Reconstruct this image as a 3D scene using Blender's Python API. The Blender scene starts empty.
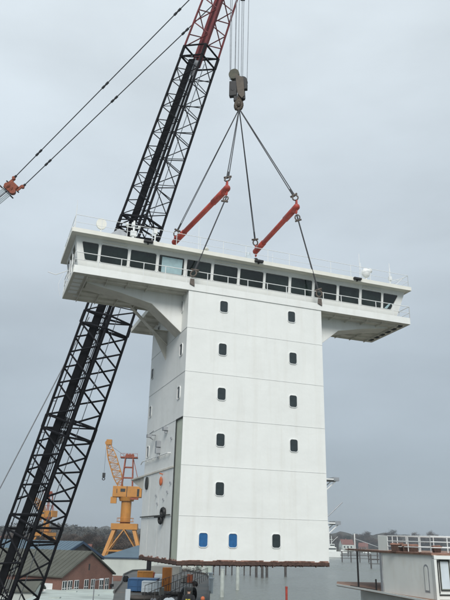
import bpy, bmesh, math, random
from mathutils import Vector, Matrix
random.seed(7)
sc = bpy.context.scene
col = sc.collection
R = math.radians

# ------------------------------------------------------------------ camera
cam_d = bpy.data.cameras.new('camera')
cam = bpy.data.objects.new('camera', cam_d); col.objects.link(cam)
cam_d.sensor_fit = 'VERTICAL'; cam_d.sensor_height = 36.0; cam_d.lens = 38.4
cam_d.clip_start = 0.1; cam_d.clip_end = 6000
PITCH, ROLL = 0.3562, 0.0235
F = Vector((0, math.cos(PITCH), math.sin(PITCH))); U = Vector((0, -math.sin(PITCH), math.cos(PITCH))); X = Vector((1, 0, 0))
R2 = X*math.cos(ROLL) + U*math.sin(ROLL); U2 = U*math.cos(ROLL) - X*math.sin(ROLL)
m = Matrix((R2, U2, -F)).transposed().to_4x4(); m.translation = Vector((0, 0, 12.0))
cam.matrix_world = m
sc.camera = cam

# ------------------------------------------------------------------ sky and sun (overcast)
SUN_EL, SUN_AZ = 36.0, 180.0          # compass-like azimuth measured from +Y towards +X
world = bpy.data.worlds.new('World'); sc.world = world; world.use_nodes = True
nt = world.node_tree; nt.nodes.clear()
def N(nt, t, **k):
    n = nt.nodes.new(t)
    for a, b in k.items(): setattr(n, a, b)
    return n
wo = N(nt, 'ShaderNodeOutputWorld'); bg = N(nt, 'ShaderNodeBackground')
sky = N(nt, 'ShaderNodeTexSky'); sky.sky_type = 'NISHITA'; sky.sun_disc = False
sky.sun_elevation = R(SUN_EL); sky.sun_rotation = R(SUN_AZ)
tc = N(nt, 'ShaderNodeTexCoord'); sep = N(nt, 'ShaderNodeSeparateXYZ')
nt.links.new(tc.outputs['Generated'], sep.inputs[0])
ramp = N(nt, 'ShaderNodeValToRGB')
ramp.color_ramp.interpolation = 'EASE'
for i, (p, c) in enumerate([(0.0, (.25, .30, .345)), (0.06, (.285, .335, .38)), (0.22, (.385, .445, .495)), (0.45, (.505, .57, .622)), (0.72, (.60, .665, .71)), (1.0, (.655, .715, .755))]):
    e = ramp.color_ramp.elements[i] if i < 2 else ramp.color_ramp.elements.new(p)
    e.position = p; e.color = (*c, 1)
cn = N(nt, 'ShaderNodeTexNoise'); cn.inputs['Scale'].default_value = 2.2; cn.inputs['Detail'].default_value = 5; cn.inputs['Roughness'].default_value = .5
mp = N(nt, 'ShaderNodeMapping'); mp.inputs['Scale'].default_value = (1, 1, 2.6); mp.inputs['Rotation'].default_value = (.15, .1, 0)
nt.links.new(tc.outputs['Generated'], mp.inputs[0]); nt.links.new(mp.outputs[0], cn.inputs['Vector'])
mr = N(nt, 'ShaderNodeMapRange'); mr.inputs[1].default_value = .3; mr.inputs[2].default_value = .7; mr.inputs[3].default_value = .88; mr.inputs[4].default_value = 1.12
nt.links.new(cn.outputs['Fac'], mr.inputs[0]); nt.links.new(sep.outputs['Z'], ramp.inputs[0])
vm = N(nt, 'ShaderNodeVectorMath', operation='SCALE')
nt.links.new(ramp.outputs['Color'], vm.inputs[0]); nt.links.new(mr.outputs[0], vm.inputs['Scale'])
vm2 = N(nt, 'ShaderNodeVectorMath', operation='SCALE'); vm2.inputs['Scale'].default_value = 9.9
nt.links.new(vm.outputs[0], vm2.inputs[0])
mx = N(nt, 'ShaderNodeMix', data_type='RGBA'); mx.inputs['Factor'].default_value = .94
nt.links.new(sky.outputs[0], mx.inputs[6]); nt.links.new(vm2.outputs[0], mx.inputs[7])
nt.links.new(mx.outputs[2], bg.inputs['Color']); bg.inputs['Strength'].default_value = .1
nt.links.new(bg.outputs[0], wo.inputs['Surface'])
sd = bpy.data.lights.new('sun', 'SUN'); sd.energy = 2.1; sd.angle = R(25); sd.color = (1, .965, .92)
sun = bpy.data.objects.new('sun', sd); col.objects.link(sun)
az, el = R(SUN_AZ), R(SUN_EL)
sun.rotation_euler = Vector((math.sin(az)*math.cos(el), math.cos(az)*math.cos(el), math.sin(el))).to_track_quat('Z', 'Y').to_euler()
sc.view_settings.view_transform = 'Standard'; sc.view_settings.look = 'None'
sc.view_settings.exposure = 0.32; sc.view_settings.gamma = 1.0
sc.view_settings.use_curve_mapping = False
sc.cycles.volume_bounces = 0

# ------------------------------------------------------------------ helpers
def mat(name, base, rough=.6, metal=0., var=.0, scale=1.0, bump=0., bscale=8., stain=None, sfac=.3, sscale=(2, 2, .25), spec=.5, coord='Object'):
    """procedural material: base colour with noise variation, optional streaky stain, optional bump"""
    M = bpy.data.materials.new(name); M.use_nodes = True
    t = M.node_tree; b = t.nodes['Principled BSDF']
    b.inputs['Roughness'].default_value = rough; b.inputs['Metallic'].default_value = metal
    b.inputs['Specular IOR Level'].default_value = spec
    c = N(t, 'ShaderNodeTexCoord')
    no = N(t, 'ShaderNodeTexNoise'); no.inputs['Scale'].default_value = scale; no.inputs['Detail'].default_value = 6
    t.links.new(c.outputs[coord], no.inputs['Vector'])
    r = N(t, 'ShaderNodeMapRange'); r.inputs[1].default_value = .3; r.inputs[2].default_value = .7
    r.inputs[3].default_value = 1-var; r.inputs[4].default_value = 1+var
    t.links.new(no.outputs['Fac'], r.inputs[0])
    v = N(t, 'ShaderNodeVectorMath', operation='SCALE'); v.inputs[0].default_value = base
    t.links.new(r.outputs[0], v.inputs['Scale'])
    out = v.outputs[0]
    if stain:
        mpp = N(t, 'ShaderNodeMapping'); mpp.inputs['Scale'].default_value = sscale
        n2 = N(t, 'ShaderNodeTexNoise'); n2.inputs['Scale'].default_value = 1.0; n2.inputs['Detail'].default_value = 8; n2.inputs['Roughness'].default_value = .65
        t.links.new(c.outputs[coord], mpp.inputs[0]); t.links.new(mpp.outputs[0], n2.inputs['Vector'])
        r2 = N(t, 'ShaderNodeMapRange'); r2.inputs[1].default_value = .5; r2.inputs[2].default_value = .75; r2.inputs[3].default_value = 0; r2.inputs[4].default_value = sfac
        t.links.new(n2.outputs['Fac'], r2.inputs[0])
        mi = N(t, 'ShaderNodeMix', data_type='RGBA'); mi.inputs[7].default_value = (*stain, 1)
        t.links.new(r2.outputs[0], mi.inputs['Factor']); t.links.new(out, mi.inputs[6]); out = mi.outputs[2]
    t.links.new(out, b.inputs['Base Color'])
    if bump:
        n3 = N(t, 'ShaderNodeTexNoise'); n3.inputs['Scale'].default_value = bscale; n3.inputs['Detail'].default_value = 3
        t.links.new(c.outputs[coord], n3.inputs['Vector'])
        bu = N(t, 'ShaderNodeBump'); bu.inputs['Strength'].default_value = 1.0; bu.inputs['Distance'].default_value = bump
        t.links.new(n3.outputs['Fac'], bu.inputs['Height']); t.links.new(bu.outputs[0], b.inputs['Normal'])
    return M

M = {}
M['white'] = mat('ship_white_paint', (.75, .77, .745), .38, var=.03, scale=.5, bump=.035, bscale=.8, stain=(.50, .47, .40), sfac=.24, sscale=(1.8, 1.8, .14))
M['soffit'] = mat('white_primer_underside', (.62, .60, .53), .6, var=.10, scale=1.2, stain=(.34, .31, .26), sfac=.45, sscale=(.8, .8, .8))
M['cream'] = mat('cream_fascia_paint', (.72, .72, .655), .5, var=.04, scale=2)
M['rail'] = mat('white_rail_paint', (.74, .76, .75), .45, var=.04, scale=3)
M['seam'] = mat('weld_seam_paint', (.56, .58, .57), .5, var=.12, scale=3)
M['green_primer'] = mat('pale_green_primer', (.44, .48, .40), .6, var=.06, scale=2, stain=(.3, .28, .2), sfac=.3)
M['rust'] = mat('rusty_steel_edge', (.072, .042, .032), .85, var=.35, scale=4, stain=(.05, .03, .025), sfac=.7, sscale=(3, 3, 3), bump=.02, bscale=9)
M['rustlight'] = mat('rust_streaked_paint', (.30, .17, .13), .8, var=.3, scale=3, stain=(.1, .05, .03), sfac=.8, sscale=(4, 4, 4))
M['glass'] = mat('dark_window_glass', (.012, .019, .017), .06, var=.6, scale=.8, spec=.55, bump=.02, bscale=.7)
M['interior'] = mat('dark_interior', (.03, .035, .034), .8, var=.2, scale=2)
M['pane_dark'] = mat('dark_porthole_glass', (.022, .032, .034), .12, var=.25, scale=3, spec=.6)
M['blue_film'] = mat('blue_window_film', (.015, .105, .27), .4, var=.18, scale=5)
M['cyan_blind'] = mat('pale_blue_blind', (.33, .47, .50), .6, var=.12, scale=3)
M['black'] = mat('black_boom_paint', (.005, .0055, .008), .75, var=.25, scale=2, spec=.25)
M['walk'] = mat('dark_walkway_mesh', (.005, .0055, .007), .85, var=.25, scale=5, spec=.15)
M['redboom'] = mat('dark_red_boom_paint', (.15, .016, .018), .5, var=.25, scale=1.5)
M['steelgrey'] = mat('grey_galvanised_steel', (.33, .35, .37), .5, metal=.4, var=.12, scale=3)
M['rope'] = mat('dark_wire_rope', (.035, .038, .042), .6, var=.2, scale=8)
M['rope_light'] = mat('bright_wire_rope', (.20, .22, .24), .45, metal=.5, var=.2, scale=4)
M['bar_red'] = mat('faded_red_beam_paint', (.40, .055, .035), .5, var=.22, scale=1.8, stain=(.12, .05, .035), sfac=.35, sscale=(.8, .8, .8))
M['shackle'] = mat('worn_shackle_steel', (.12, .10, .085), .6, metal=.3, var=.35, scale=9)
M['olive'] = mat('olive_grease_paint', (.05, .05, .028), .6, var=.35, scale=4, stain=(.03, .03, .02), sfac=.8, sscale=(3, 3, 3))
M['hooksteel'] = mat('weathered_tan_steel', (.075, .058, .04), .6, var=.35, scale=4, stain=(.04, .03, .02), sfac=.8, sscale=(2, 2, 2))
M['orange_brown'] = mat('orange_primer_bracket', (.26, .058, .022), .6, var=.3, scale=2.5, stain=(.06, .02, .01), sfac=.7, sscale=(2, 2, 2))
M['yellow'] = mat('ochre_crane_paint', (.46, .20, .03), .55, var=.12, scale=.6, stain=(.28, .13, .04), sfac=.5, sscale=(.5, .5, .2))
M['brick'] = None
M['dark'] = mat('black_rubber_plastic', (.011, .012, .013), .6, var=.2, scale=5)
M['asphalt'] = mat('quay_asphalt', (.085, .085, .08), .9, var=.25, scale=.08, stain=(.16, .15, .13), sfac=.6, sscale=(.05, .05, .05))
M['concrete'] = mat('weathered_concrete', (.34, .34, .31), .85, var=.15, scale=.5, stain=(.16, .16, .13), sfac=.6, sscale=(.6, .6, .3))
M['deckgrey'] = mat('dirty_grey_deck_plate', (.095, .10, .095), .7, var=.25, scale=.7, stain=(.17, .09, .05), sfac=.6, sscale=(.7, .7, .7))
M['shipwhite'] = mat('weathered_ship_white', (.73, .76, .735), .5, var=.04, scale=.8, stain=(.42, .36, .26), sfac=.28, sscale=(1.2, 1.2, .4))
M['deckbrown'] = mat('red_brown_deck_edge', (.26, .16, .115), .8, var=.3, scale=2.5)
M['pale_roof'] = mat('pale_flat_roof_felt', (.42, .47, .44), .85, var=.10, scale=.5, stain=(.17, .19, .18), sfac=.75, sscale=(.12, .3, .3))
M['green_roof'] = mat('green_grey_sheet_roof', (.082, .085, .068), .8, var=.10, scale=.4, stain=(.17, .18, .14), sfac=.4, sscale=(.6, .15, .3))
M['blue_roof'] = mat('slate_blue_sheet_roof', (.085, .135, .175), .7, var=.08, scale=.4)
M['blue_fascia'] = mat('deep_blue_fascia', (.02, .045, .085), .6, var=.1, scale=.6)
M['shed_white'] = mat('pale_shed_cladding', (.50, .54, .50), .7, var=.05, scale=.4, stain=(.33, .36, .34), sfac=.4, sscale=(.3, .3, .05))
M['shed_green'] = mat('pale_green_shed_cladding', (.36, .42, .38), .7, var=.08, scale=.4, stain=(.24, .28, .24), sfac=.5, sscale=(.3, .3, .05))
M['red_roof'] = mat('red_tiled_roof', (.16, .06, .045), .8, var=.15, scale=1)
M['blue_paint'] = mat('blue_container_paint', (.02, .085, .20), .5, var=.12, scale=2)
M['cargo_white'] = mat('white_crate_paint', (.55, .62, .66), .5, var=.06, scale=2)
M['orange_paint'] = mat('orange_cabinet_paint', (.58, .20, .03), .5, var=.15, scale=2)
M['bark'] = mat('bare_bark', (.06, .048, .038), .9, var=.3, scale=1)
M['twigs'] = mat('bare_winter_twigs', (.072, .054, .042), .95, var=.35, scale=.35)
M['ever'] = mat('evergreen_foliage', (.032, .047, .026), .9, var=.35, scale=.4)
M['wood'] = mat('far_woodland', (.050, .050, .042), .95, var=.4, scale=.03)
M['grass'] = mat('river_bank_grass', (.07, .085, .04), .95, var=.25, scale=.02)
M['pile'] = mat('pale_steel_pile', (.42, .46, .43), .6, var=.15, scale=1, stain=(.14, .12, .09), sfac=.6, sscale=(1, 1, .3))
M['timber'] = mat('dark_wet_timber', (.06, .055, .05), .85, var=.3, scale=1)
M['cloth_black'] = mat('black_jacket_cloth', (.014, .015, .018), .9, var=.3, scale=6, bump=.01, bscale=12)
M['cloth_orange'] = mat('orange_vest_cloth', (.33, .10, .05), .8, var=.2, scale=6)
M['cloth_blue'] = mat('navy_trouser_cloth', (.025, .03, .05), .9, var=.2, scale=6)
M['yellow_print'] = mat('yellow_back_print', (.50, .46, .06), .7, var=.1, scale=10)
M['skin'] = mat('skin', (.42, .26, .19), .5, var=.05, scale=10)
M['helmet'] = mat('dark_knit_cap', (.02, .02, .022), .9, var=.2, scale=10)
M['orange_light'] = mat('red_orange_canvas', (.50, .13, .05), .7, var=.2, scale=4)
M['car_dark'] = mat('dark_car_paint', (.03, .035, .045), .25, var=.1, scale=1)
M['car_silver'] = mat('silver_car_paint', (.35, .37, .38), .3, metal=.5, var=.05, scale=1)
M['car_glass'] = mat('car_glass', (.02, .025, .03), .08, spec=.8)
M['tyre'] = mat('tyre_rubber', (.02, .02, .02), .9)

def brick_mat():
    m_ = bpy.data.materials.new('red_brown_brick'); m_.use_nodes = True; t = m_.node_tree; b = t.nodes['Principled BSDF']
    c = N(t, 'ShaderNodeTexCoord'); br = N(t, 'ShaderNodeTexBrick'); mp_ = N(t, 'ShaderNodeMapping')
    sp = N(t, 'ShaderNodeSeparateXYZ'); cb = N(t, 'ShaderNodeCombineXYZ'); ad = N(t, 'ShaderNodeMath', operation='ADD')
    t.links.new(c.outputs['Object'], sp.inputs[0]); t.links.new(sp.outputs[0], ad.inputs[0]); t.links.new(sp.outputs[1], ad.inputs[1])
    t.links.new(ad.outputs[0], cb.inputs[0]); t.links.new(sp.outputs[2], cb.inputs[1]); t.links.new(cb.outputs[0], br.inputs['Vector'])
    br.inputs['Scale'].default_value = 4; br.inputs['Color1'].default_value = (.20, .085, .058, 1); br.inputs['Color2'].default_value = (.14, .06, .045, 1)
    br.inputs['Mortar'].default_value = (.22, .19, .16, 1); br.inputs['Mortar Size'].default_value = .015
    no = N(t, 'ShaderNodeTexNoise'); no.inputs['Scale'].default_value = .5; t.links.new(c.outputs['Object'], no.inputs['Vector'])
    r = N(t, 'ShaderNodeMapRange'); r.inputs[3].default_value = .7; r.inputs[4].default_value = 1.3; t.links.new(no.outputs['Fac'], r.inputs[0])
    v = N(t, 'ShaderNodeVectorMath', operation='SCALE'); t.links.new(br.outputs['Color'], v.inputs[0]); t.links.new(r.outputs[0], v.inputs['Scale'])
    t.links.new(v.outputs[0], b.inputs['Base Color']); b.inputs['Roughness'].default_value = .9
    return m_
M['brick'] = brick_mat()

def water_mat():
    m_ = bpy.data.materials.new('grey_river_water'); m_.use_nodes = True; t = m_.node_tree; b = t.nodes['Principled BSDF']
    b.inputs['Base Color'].default_value = (.17, .185, .16, 1); b.inputs['Roughness'].default_value = .16; b.inputs['IOR'].default_value = 1.33
    c = N(t, 'ShaderNodeTexCoord'); mp_ = N(t, 'ShaderNodeMapping'); mp_.inputs['Scale'].default_value = (1, .45, 1)
    t.links.new(c.outputs['Object'], mp_.inputs[0])
    n1 = N(t, 'ShaderNodeTexNoise'); n1.inputs['Scale'].default_value = .55; n1.inputs['Detail'].default_value = 6; n1.inputs['Roughness'].default_value = .6
    t.links.new(mp_.outputs[0], n1.inputs['Vector'])
    bu = N(t, 'ShaderNodeBump'); bu.inputs['Distance'].default_value = 1.1; bu.inputs['Strength'].default_value = 1.0
    t.links.new(n1.outputs['Fac'], bu.inputs['Height']); t.links.new(bu.outputs[0], b.inputs['Normal'])
    n2 = N(t, 'ShaderNodeTexNoise'); n2.inputs['Scale'].default_value = .02; n2.inputs['Detail'].default_value = 4
    t.links.new(mp_.outputs[0], n2.inputs['Vector'])
    r = N(t, 'ShaderNodeMapRange'); r.inputs[1].default_value = .35; r.inputs[2].default_value = .65; r.inputs[3].default_value = .12; r.inputs[4].default_value = .3
    t.links.new(n2.outputs['Fac'], r.inputs[0]); t.links.new(r.outputs[0], b.inputs['Roughness'])
    return m_
M['water'] = water_mat()

class MB:
    def __init__(s): s.v = []; s.f = []; s.mi = []; s.cur = 0
    def poly(s, pts, faces):
        o = len(s.v); s.v += [tuple(p) for p in pts]
        for f in faces: s.f.append([i+o for i in f]); s.mi.append(s.cur)
        return s
    def box(s, x0, x1, y0, y1, z0, z1):
        p = [(x, y, z) for z in (z0, z1) for y in (y0, y1) for x in (x0, x1)]
        return s.poly(p, [(0, 2, 3, 1), (4, 5, 7, 6), (0, 1, 5, 4), (1, 3, 7, 5), (3, 2, 6, 7), (2, 0, 4, 6)])
    def obox(s, c, d1, d2, d3):
        """oriented box, centre c, three half vectors"""
        c, d1, d2, d3 = map(Vector, (c, d1, d2, d3))
        p = [c+d1*a+d2*b+d3*e for e in (-1, 1) for b in (-1, 1) for a in (-1, 1)]
        return s.poly(p, [(0, 2, 3, 1), (4, 5, 7, 6), (0, 1, 5, 4), (1, 3, 7, 5), (3, 2, 6, 7), (2, 0, 4, 6)])
    def tube(s, a, b, r, n=6, r2=None, caps=True):
        a, b = Vector(a), Vector(b); d = b-a
        if d.length < 1e-6: return s
        d.normalize(); e = d.orthogonal().normalized(); g = d.cross(e); r2 = r if r2 is None else r2
        pts = [a+(e*math.cos(2*math.pi*i/n)+g*math.sin(2*math.pi*i/n))*r for i in range(n)] + [b+(e*math.cos(2*math.pi*i/n)+g*math.sin(2*math.pi*i/n))*r2 for i in range(n)]
        fs = [(i, (i+1) % n, n+(i+1) % n, n+i) for i in range(n)]
        if caps: fs += [tuple(range(n))[::-1], tuple(range(n, 2*n))]
        return s.poly(pts, fs)
    def path(s, pts, r, n=6):
        for a, b in zip(pts, pts[1:]): s.tube(a, b, r, n)
        return s
    def ring(s, c, nrm, R_, r, n=14, k=6, squash=1.0, up=None):
        c, nrm = Vector(c), Vector(nrm).normalized()
        e = (Vector(up)-nrm*Vector(up).dot(nrm)).normalized() if up else nrm.orthogonal().normalized(); g = nrm.cross(e)
        pts = []; fs = []
        for i in range(n):
            t = 2*math.pi*i/n; d = e*math.cos(t)+g*math.sin(t)*squash
            for j in range(k):
                q = 2*math.pi*j/k; pts.append(c+d*R_+d.normalized()*r*math.cos(q)+nrm*r*math.sin(q))
        for i in range(n):
            for j in range(k): fs.append((i*k+j, ((i+1) % n)*k+j, ((i+1) % n)*k+(j+1) % k, i*k+(j+1) % k))
        return s.poly(pts, fs)
    def sphere(s, c, r, nu=12, nv=8, sc=(1, 1, 1)):
        c = Vector(c); pts = [c+Vector((0, 0, r*sc[2]))]
        for j in range(1, nv):
            for i in range(nu):
                a, b = 2*math.pi*i/nu, math.pi*j/nv
                pts.append(c+Vector((math.cos(a)*math.sin(b)*r*sc[0], math.sin(a)*math.sin(b)*r*sc[1], math.cos(b)*r*sc[2])))
        pts.append(c-Vector((0, 0, r*sc[2]))); L = len(pts)-1
        fs = [(0, 1+i, 1+(i+1) % nu) for i in range(nu)]
        for j in range(nv-2):
            for i in range(nu): fs.append((1+j*nu+i, 1+(j+1)*nu+i, 1+(j+1)*nu+(i+1) % nu, 1+j*nu+(i+1) % nu))
        fs += [(L, 1+(nv-2)*nu+(i+1) % nu, 1+(nv-2)*nu+i) for i in range(nu)]
        return s.poly(pts, fs)
    def prism(s, pts, d):
        """closed outline (3D points) pushed along vector d"""
        n = len(pts); d = Vector(d); p = [Vector(q) for q in pts]
        return s.poly(p+[q+d for q in p], [tuple(range(n)), tuple(range(2*n-1, n-1, -1))]+[(i, n+i, n+(i+1) % n, (i+1) % n) for i in range(n)])
    def build(s, name, mt, parent=None, bevel=0, smooth=False):
        me = bpy.data.meshes.new(name); me.from_pydata(s.v, [], s.f)
        mts = mt if isinstance(mt, (list, tuple)) else [mt]
        for q in mts: me.materials.append(q)
        for p, i in zip(me.polygons, s.mi): p.material_index = i; p.use_smooth = smooth
        bm = bmesh.new(); bm.from_mesh(me); bmesh.ops.recalc_face_normals(bm, faces=bm.faces); bm.to_mesh(me); bm.free()
        o = bpy.data.objects.new(name, me); col.objects.link(o); o.parent = parent
        if bevel:
            b = o.modifiers.new('bevel', 'BEVEL'); b.width = bevel; b.segments = 2; b.limit_method = 'ANGLE'
        return o

def tag(o, label=None, cat=None, group=None, kind=None):
    if label: o['label'] = label
    if cat: o['category'] = cat
    if group: o['group'] = group
    if kind: o['kind'] = kind
    return o
def empty(name, loc=(0, 0, 0), rz=0, label=None, cat=None, group=None):
    o = bpy.data.objects.new(name, None); o.empty_display_size = .5; col.objects.link(o)
    o.location = loc; o.rotation_euler = (0, 0, rz); return tag(o, label, cat, group)
def copy_tree(o, parent=None):
    c = o.copy(); col.objects.link(c)
    if parent is not None: c.parent = parent
    for ch in list(o.children): copy_tree(ch, c)
    return c
def rrect(w, h, r, n=4):
    pts = []
    for cx, cz, a0 in ((w/2-r, h/2-r, 0), (-w/2+r, h/2-r, 90), (-w/2+r, -h/2+r, 180), (w/2-r, -h/2+r, 270)):
        for i in range(n+1):
            a = R(a0+90*i/n); pts.append((cx+r*math.cos(a), cz+r*math.sin(a)))
    return pts
V = Vector

# ------------------------------------------------------------------ setting: water, land
GZ, WZ = 0.0, -1.5
b = MB(); b.box(-1500, 1500, -60, 1650, WZ-.3, WZ); tag(b.build('river_water', M['water']), kind='structure')
b = MB()
b.prism([(-1500, -60, WZ-.2), (-12, -60, WZ-.2), (-12, 30, WZ-.2), (-12.5, 95, WZ-.2), (-3, 205, WZ-.2), (-2, 240, WZ-.2), (-30, 420, WZ-.2), (-60, 760, WZ-.2), (-1500, 760, WZ-.2)], (0, 0, GZ-WZ+.2))
tag(b.build('quay_ground', [M['asphalt']]), kind='structure')
b = MB(); b.prism([(-1500, 760, WZ-.2), (-60, 760, WZ-.2), (60, 900, WZ-.2), (300, 980, WZ-.2), (1500, 1000, WZ-.2), (1500, 1650, WZ-.2), (-1500, 1650, WZ-.2)], (0, 0, 1.9))
tag(b.build('far_river_bank', M['grass']), kind='structure')

# ------------------------------------------------------------------ the hanging deckhouse (local frame: x along the front, y to the rear, z up from its cut lower edge)
DH = empty('ship_deckhouse', (-2.3352, 38.3415, 10.67), R(20.41), 'tall white ship deckhouse with wide bridge wings, hanging in mid-air from four slings', 'ship deckhouse')
W, D, TOP = 9.6, 8.8, 16.25
NH = 8.15     # height of the corner recess
hull = MB()
hull.prism([(0, 0, NH), (W, 0, NH), (W, D, NH), (0, D, NH)], (0, 0, TOP-NH))
hull.prism([(0, 0, .07), (W, 0, .07), (W, D, .07), (0, D, .07), (0, 1.42, .07), (.05, 1.42, .07), (.05, .05, .07), (0, .05, .07)], (0, 0, NH-.07))
hull.build('tower_wall', M['white'], DH)
b = MB(); b.box(.040, .048, .052, 1.418, .09, NH-.01); b.build('corner_recess_plate', M['green_primer'], DH)
b = MB(); b.box(-.03, .039, 1.34, 1.415, .09, NH-.01); b.box(-.03, .039, .06, 1.34, NH-.09, NH-.012); b.build('corner_recess_shadow', M['interior'], DH)  # dark strips paint in the shadow line at the recess side and top
# deck seams (weld beads)
for z in (2.49, 5.31, 8.12, 10.92, 13.73):
    q = MB(); q.box(-.004, W+.004, -.014, 0.0, z-.009, z+.009)
    q.box(-.018, 0.0, 1.5 if z < NH else 0, D, z-.014, z+.014)
    q.box(W, W+.018, 0, D, z-.014, z+.014)
    q.build('weld_seam', M['seam'], DH)
for x in (3.2, 6.5):
    q = MB(); q.box(x-.008, x+.008, -.0075, 0, .25, 16.2); q.build('butt_weld', M['white'], DH)
# rough cut lower edge
b = MB(); n = 64
for i in range(n):
    x0, x1 = W*i/n, W*(i+1)/n; lo = .03+.035*random.random(); hi = .222
    b.box(x0, x1+.002, -.012-.008*random.random(), .10, lo, hi)
    if random.random() < .3: b.box(x0, x0+.05, .02, .12, lo-.06-.06*random.random(), lo)
n = 50
for i in range(n):
    y0, y1 = D*i/n, D*(i+1)/n; lo = .03+.035*random.random()
    b.box(-.012-.008*random.random(), .10, y0, y1+.002, lo, .222)
b.box(0, W, D-.1, D+.02, 0, .22); b.box(W-.1, W+.02, 0, D, 0, .22); b.box(.1, W-.1, .1, D-.1, .12, .2)
for i in range(11): b.box(.1, W-.1, .4+i*.78, .48+i*.78, -.02, .12)
b.v = [(x_, y_, z_-.15) for x_, y_, z_ in b.v]
b.build('cut_lower_edge', M['rust'], DH)
b = MB(); b.box(0, W, -.011, 0, .222, .245); b.box(-.011, 0, 0, D, .222, .245)
for i in range(60):
    x = random.uniform(0, W-.5); ww = random.uniform(.15, .7); b.box(x, x+ww, -.012, 0, .222, .25+random.random()*.07)
for i in range(40):
    x = random.uniform(0, D-.5); ww = random.uniform(.15, .5); b.box(-.012, 0, x, x+ww, .222, .26+random.random()*.09)
b.v = [(x_, y_, z_-.15) for x_, y_, z_ in b.v]
b.build('scorched_paint_band', M['rustlight'], DH)

# tower windows
def win_mesh(w, h, border, depth):
    o = rrect(w+2*border, h+2*border, .16+border*.6); i_ = rrect(w, h, .13); n = len(o); q = MB()
    pts = [(x, 0.0, z) for x, z in o]+[(x, -depth, z) for x, z in o]+[(x, -depth, z) for x, z in i_]+[(x, -.012, z) for x, z in i_]
    fs = []
    for k in range(n):
        j = (k+1) % n
        fs += [(k, j, n+j, n+k), (n+k, n+j, 2*n+j, 2*n+k), (2*n+k, 2*n+j, 3*n+j, 3*n+k)]
    q.poly(pts, fs); return q
def make_window(w, h, panemat, loc, rz=0, label=None):
    fr = win_mesh(w, h, .04, .05).build('window', M['rail'], DH); fr.location = loc; fr.rotation_euler = (0, 0, rz)
    q = MB(); q.prism([(x, -.014, z) for x, z in rrect(w, h, .13)], (0, .012, 0)); pn = q.build('pane', panemat, fr)
    if label: fr['label'] = label
    return fr
wproto = make_window(.53, .75, M['pane_dark'], (2.42, 0, 15.43))
def wcopy(loc, rz=0):
    c = copy_tree(wproto, DH); c.location = loc; c.rotation_euler = (0, 0, rz); return c
for x, z in ((7.3, 15.43), (2.4, 12.55), (7.36, 12.55), (2.4, 9.69), (7.33, 9.69), (2.4, 6.88), (7.33, 6.88), (2.43, 4.04), (6.07, 1.24)): wcopy((x, 0, z))
make_window(.52, .74, M['blue_film'], (1.5, 0, 1.21), label='lower window covered in bright blue film')
make_window(.52, .74, M['blue_film'], (3.31, 0, 1.21), label='lower window covered in bright blue film')
for y, z in ((1.35, 15.48), (7.06, 15.46), (1.05, 12.5), (8.1, 12.5), (1.13, 9.75), (8.05, 9.7), (8.05, 6.88)): wcopy((0, y, z), R(-90))

# fittings on the left wall
b = MB(); b.prism([(-.001, 7.7+.33*math.cos(a), 4.74+.42*math.sin(a)) for a in [2*math.pi*i/20 for i in range(20)]], (-.10, 0, 0)); b.build('round_vent_cover', M['interior'], DH)
b = MB(); b.sphere((-.10, 3.9, 4.62), .24, sc=(.4, .7, 1.2)); b.tube((0, 3.9, 5.05), (-.22, 3.9, 5.1), .035); b.build('lifejacket_bundle', M['orange_light'], DH)
b = MB(); b.ring((-.12, 2.95, 2.72), (1, .15, 0), .22, .11, squash=1.0); b.ring((-.16, 3.3, 2.3), (1, .1, .05), .19, .10); b.tube((0, 2.9, 2.49), (-.5, 3.5, 2.45), .05); b.build('hose_bundle', M['dark'], DH)
b = MB(); b.box(-.3, 0, 3.2, 3.55, 7.72, 7.95); b.box(-.18, -.04, 3.28, 3.4, 7.55, 7.74); b.build('floodlight', M['steelgrey'], DH)
b = MB(); b.tube((0, 6.2, 7.8), (-.45, 6.2, 7.8), .04); b.box(-.62, -.32, 6.05, 6.35, 7.62, 7.82); b.tube((0, 6.9, 7.6), (-.4, 6.7, 7.75), .035); b.tube((-.35, 7.3, 7.86), (-.35, 5.4, 7.98), .025); b.build('lamp_bracket', M['steelgrey'], DH)
b = MB(); b.box(-.28, 0, 4.75, 5.15, 6.85, 7.25); b.box(-.3, 0, 4.8, 5.05, 6.45, 6.8); b.tube((-.1, 4.9, 6.5), (-.1, 4.9, 6.1), .06); b.build('junction_box', M['steelgrey'], DH)
b = MB(); b.path([(-.0, 2.4, 6.22), (-.16, 2.4, 6.22), (-.16, 8.9, 6.28), (-.16, 9.3, 6.12)], .035)
for y in (3.5, 5, 6.5, 8): b.tube((0, y, 6.25), (-.16, y, 6.25), .025)
b.build('handrail', M['rail'], DH)
b = MB(); b.path([(-.07, 1.6, 2.56), (-.07, 8.9, 2.56)], .035); b.build('dark_pipe', M['interior'], DH)
for (y, z) in ((2.5, 3.9), (3.3, 3.5), (4.7, 3.3), (1.9, 4.4), (5.1, 3.8), (2.2, 7.1)):
    q = MB(); q.box(-.09, 0, y-.07, y+.07, z-.06, z+.06); q.build('small_clip', M['steelgrey'], DH)
b = MB()
for y in (4.6, 7.0): b.box(-.012, 0, y-.02, y+.02, .25, 5.2)
b.build('stiffener_line', M['seam'], DH)
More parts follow.
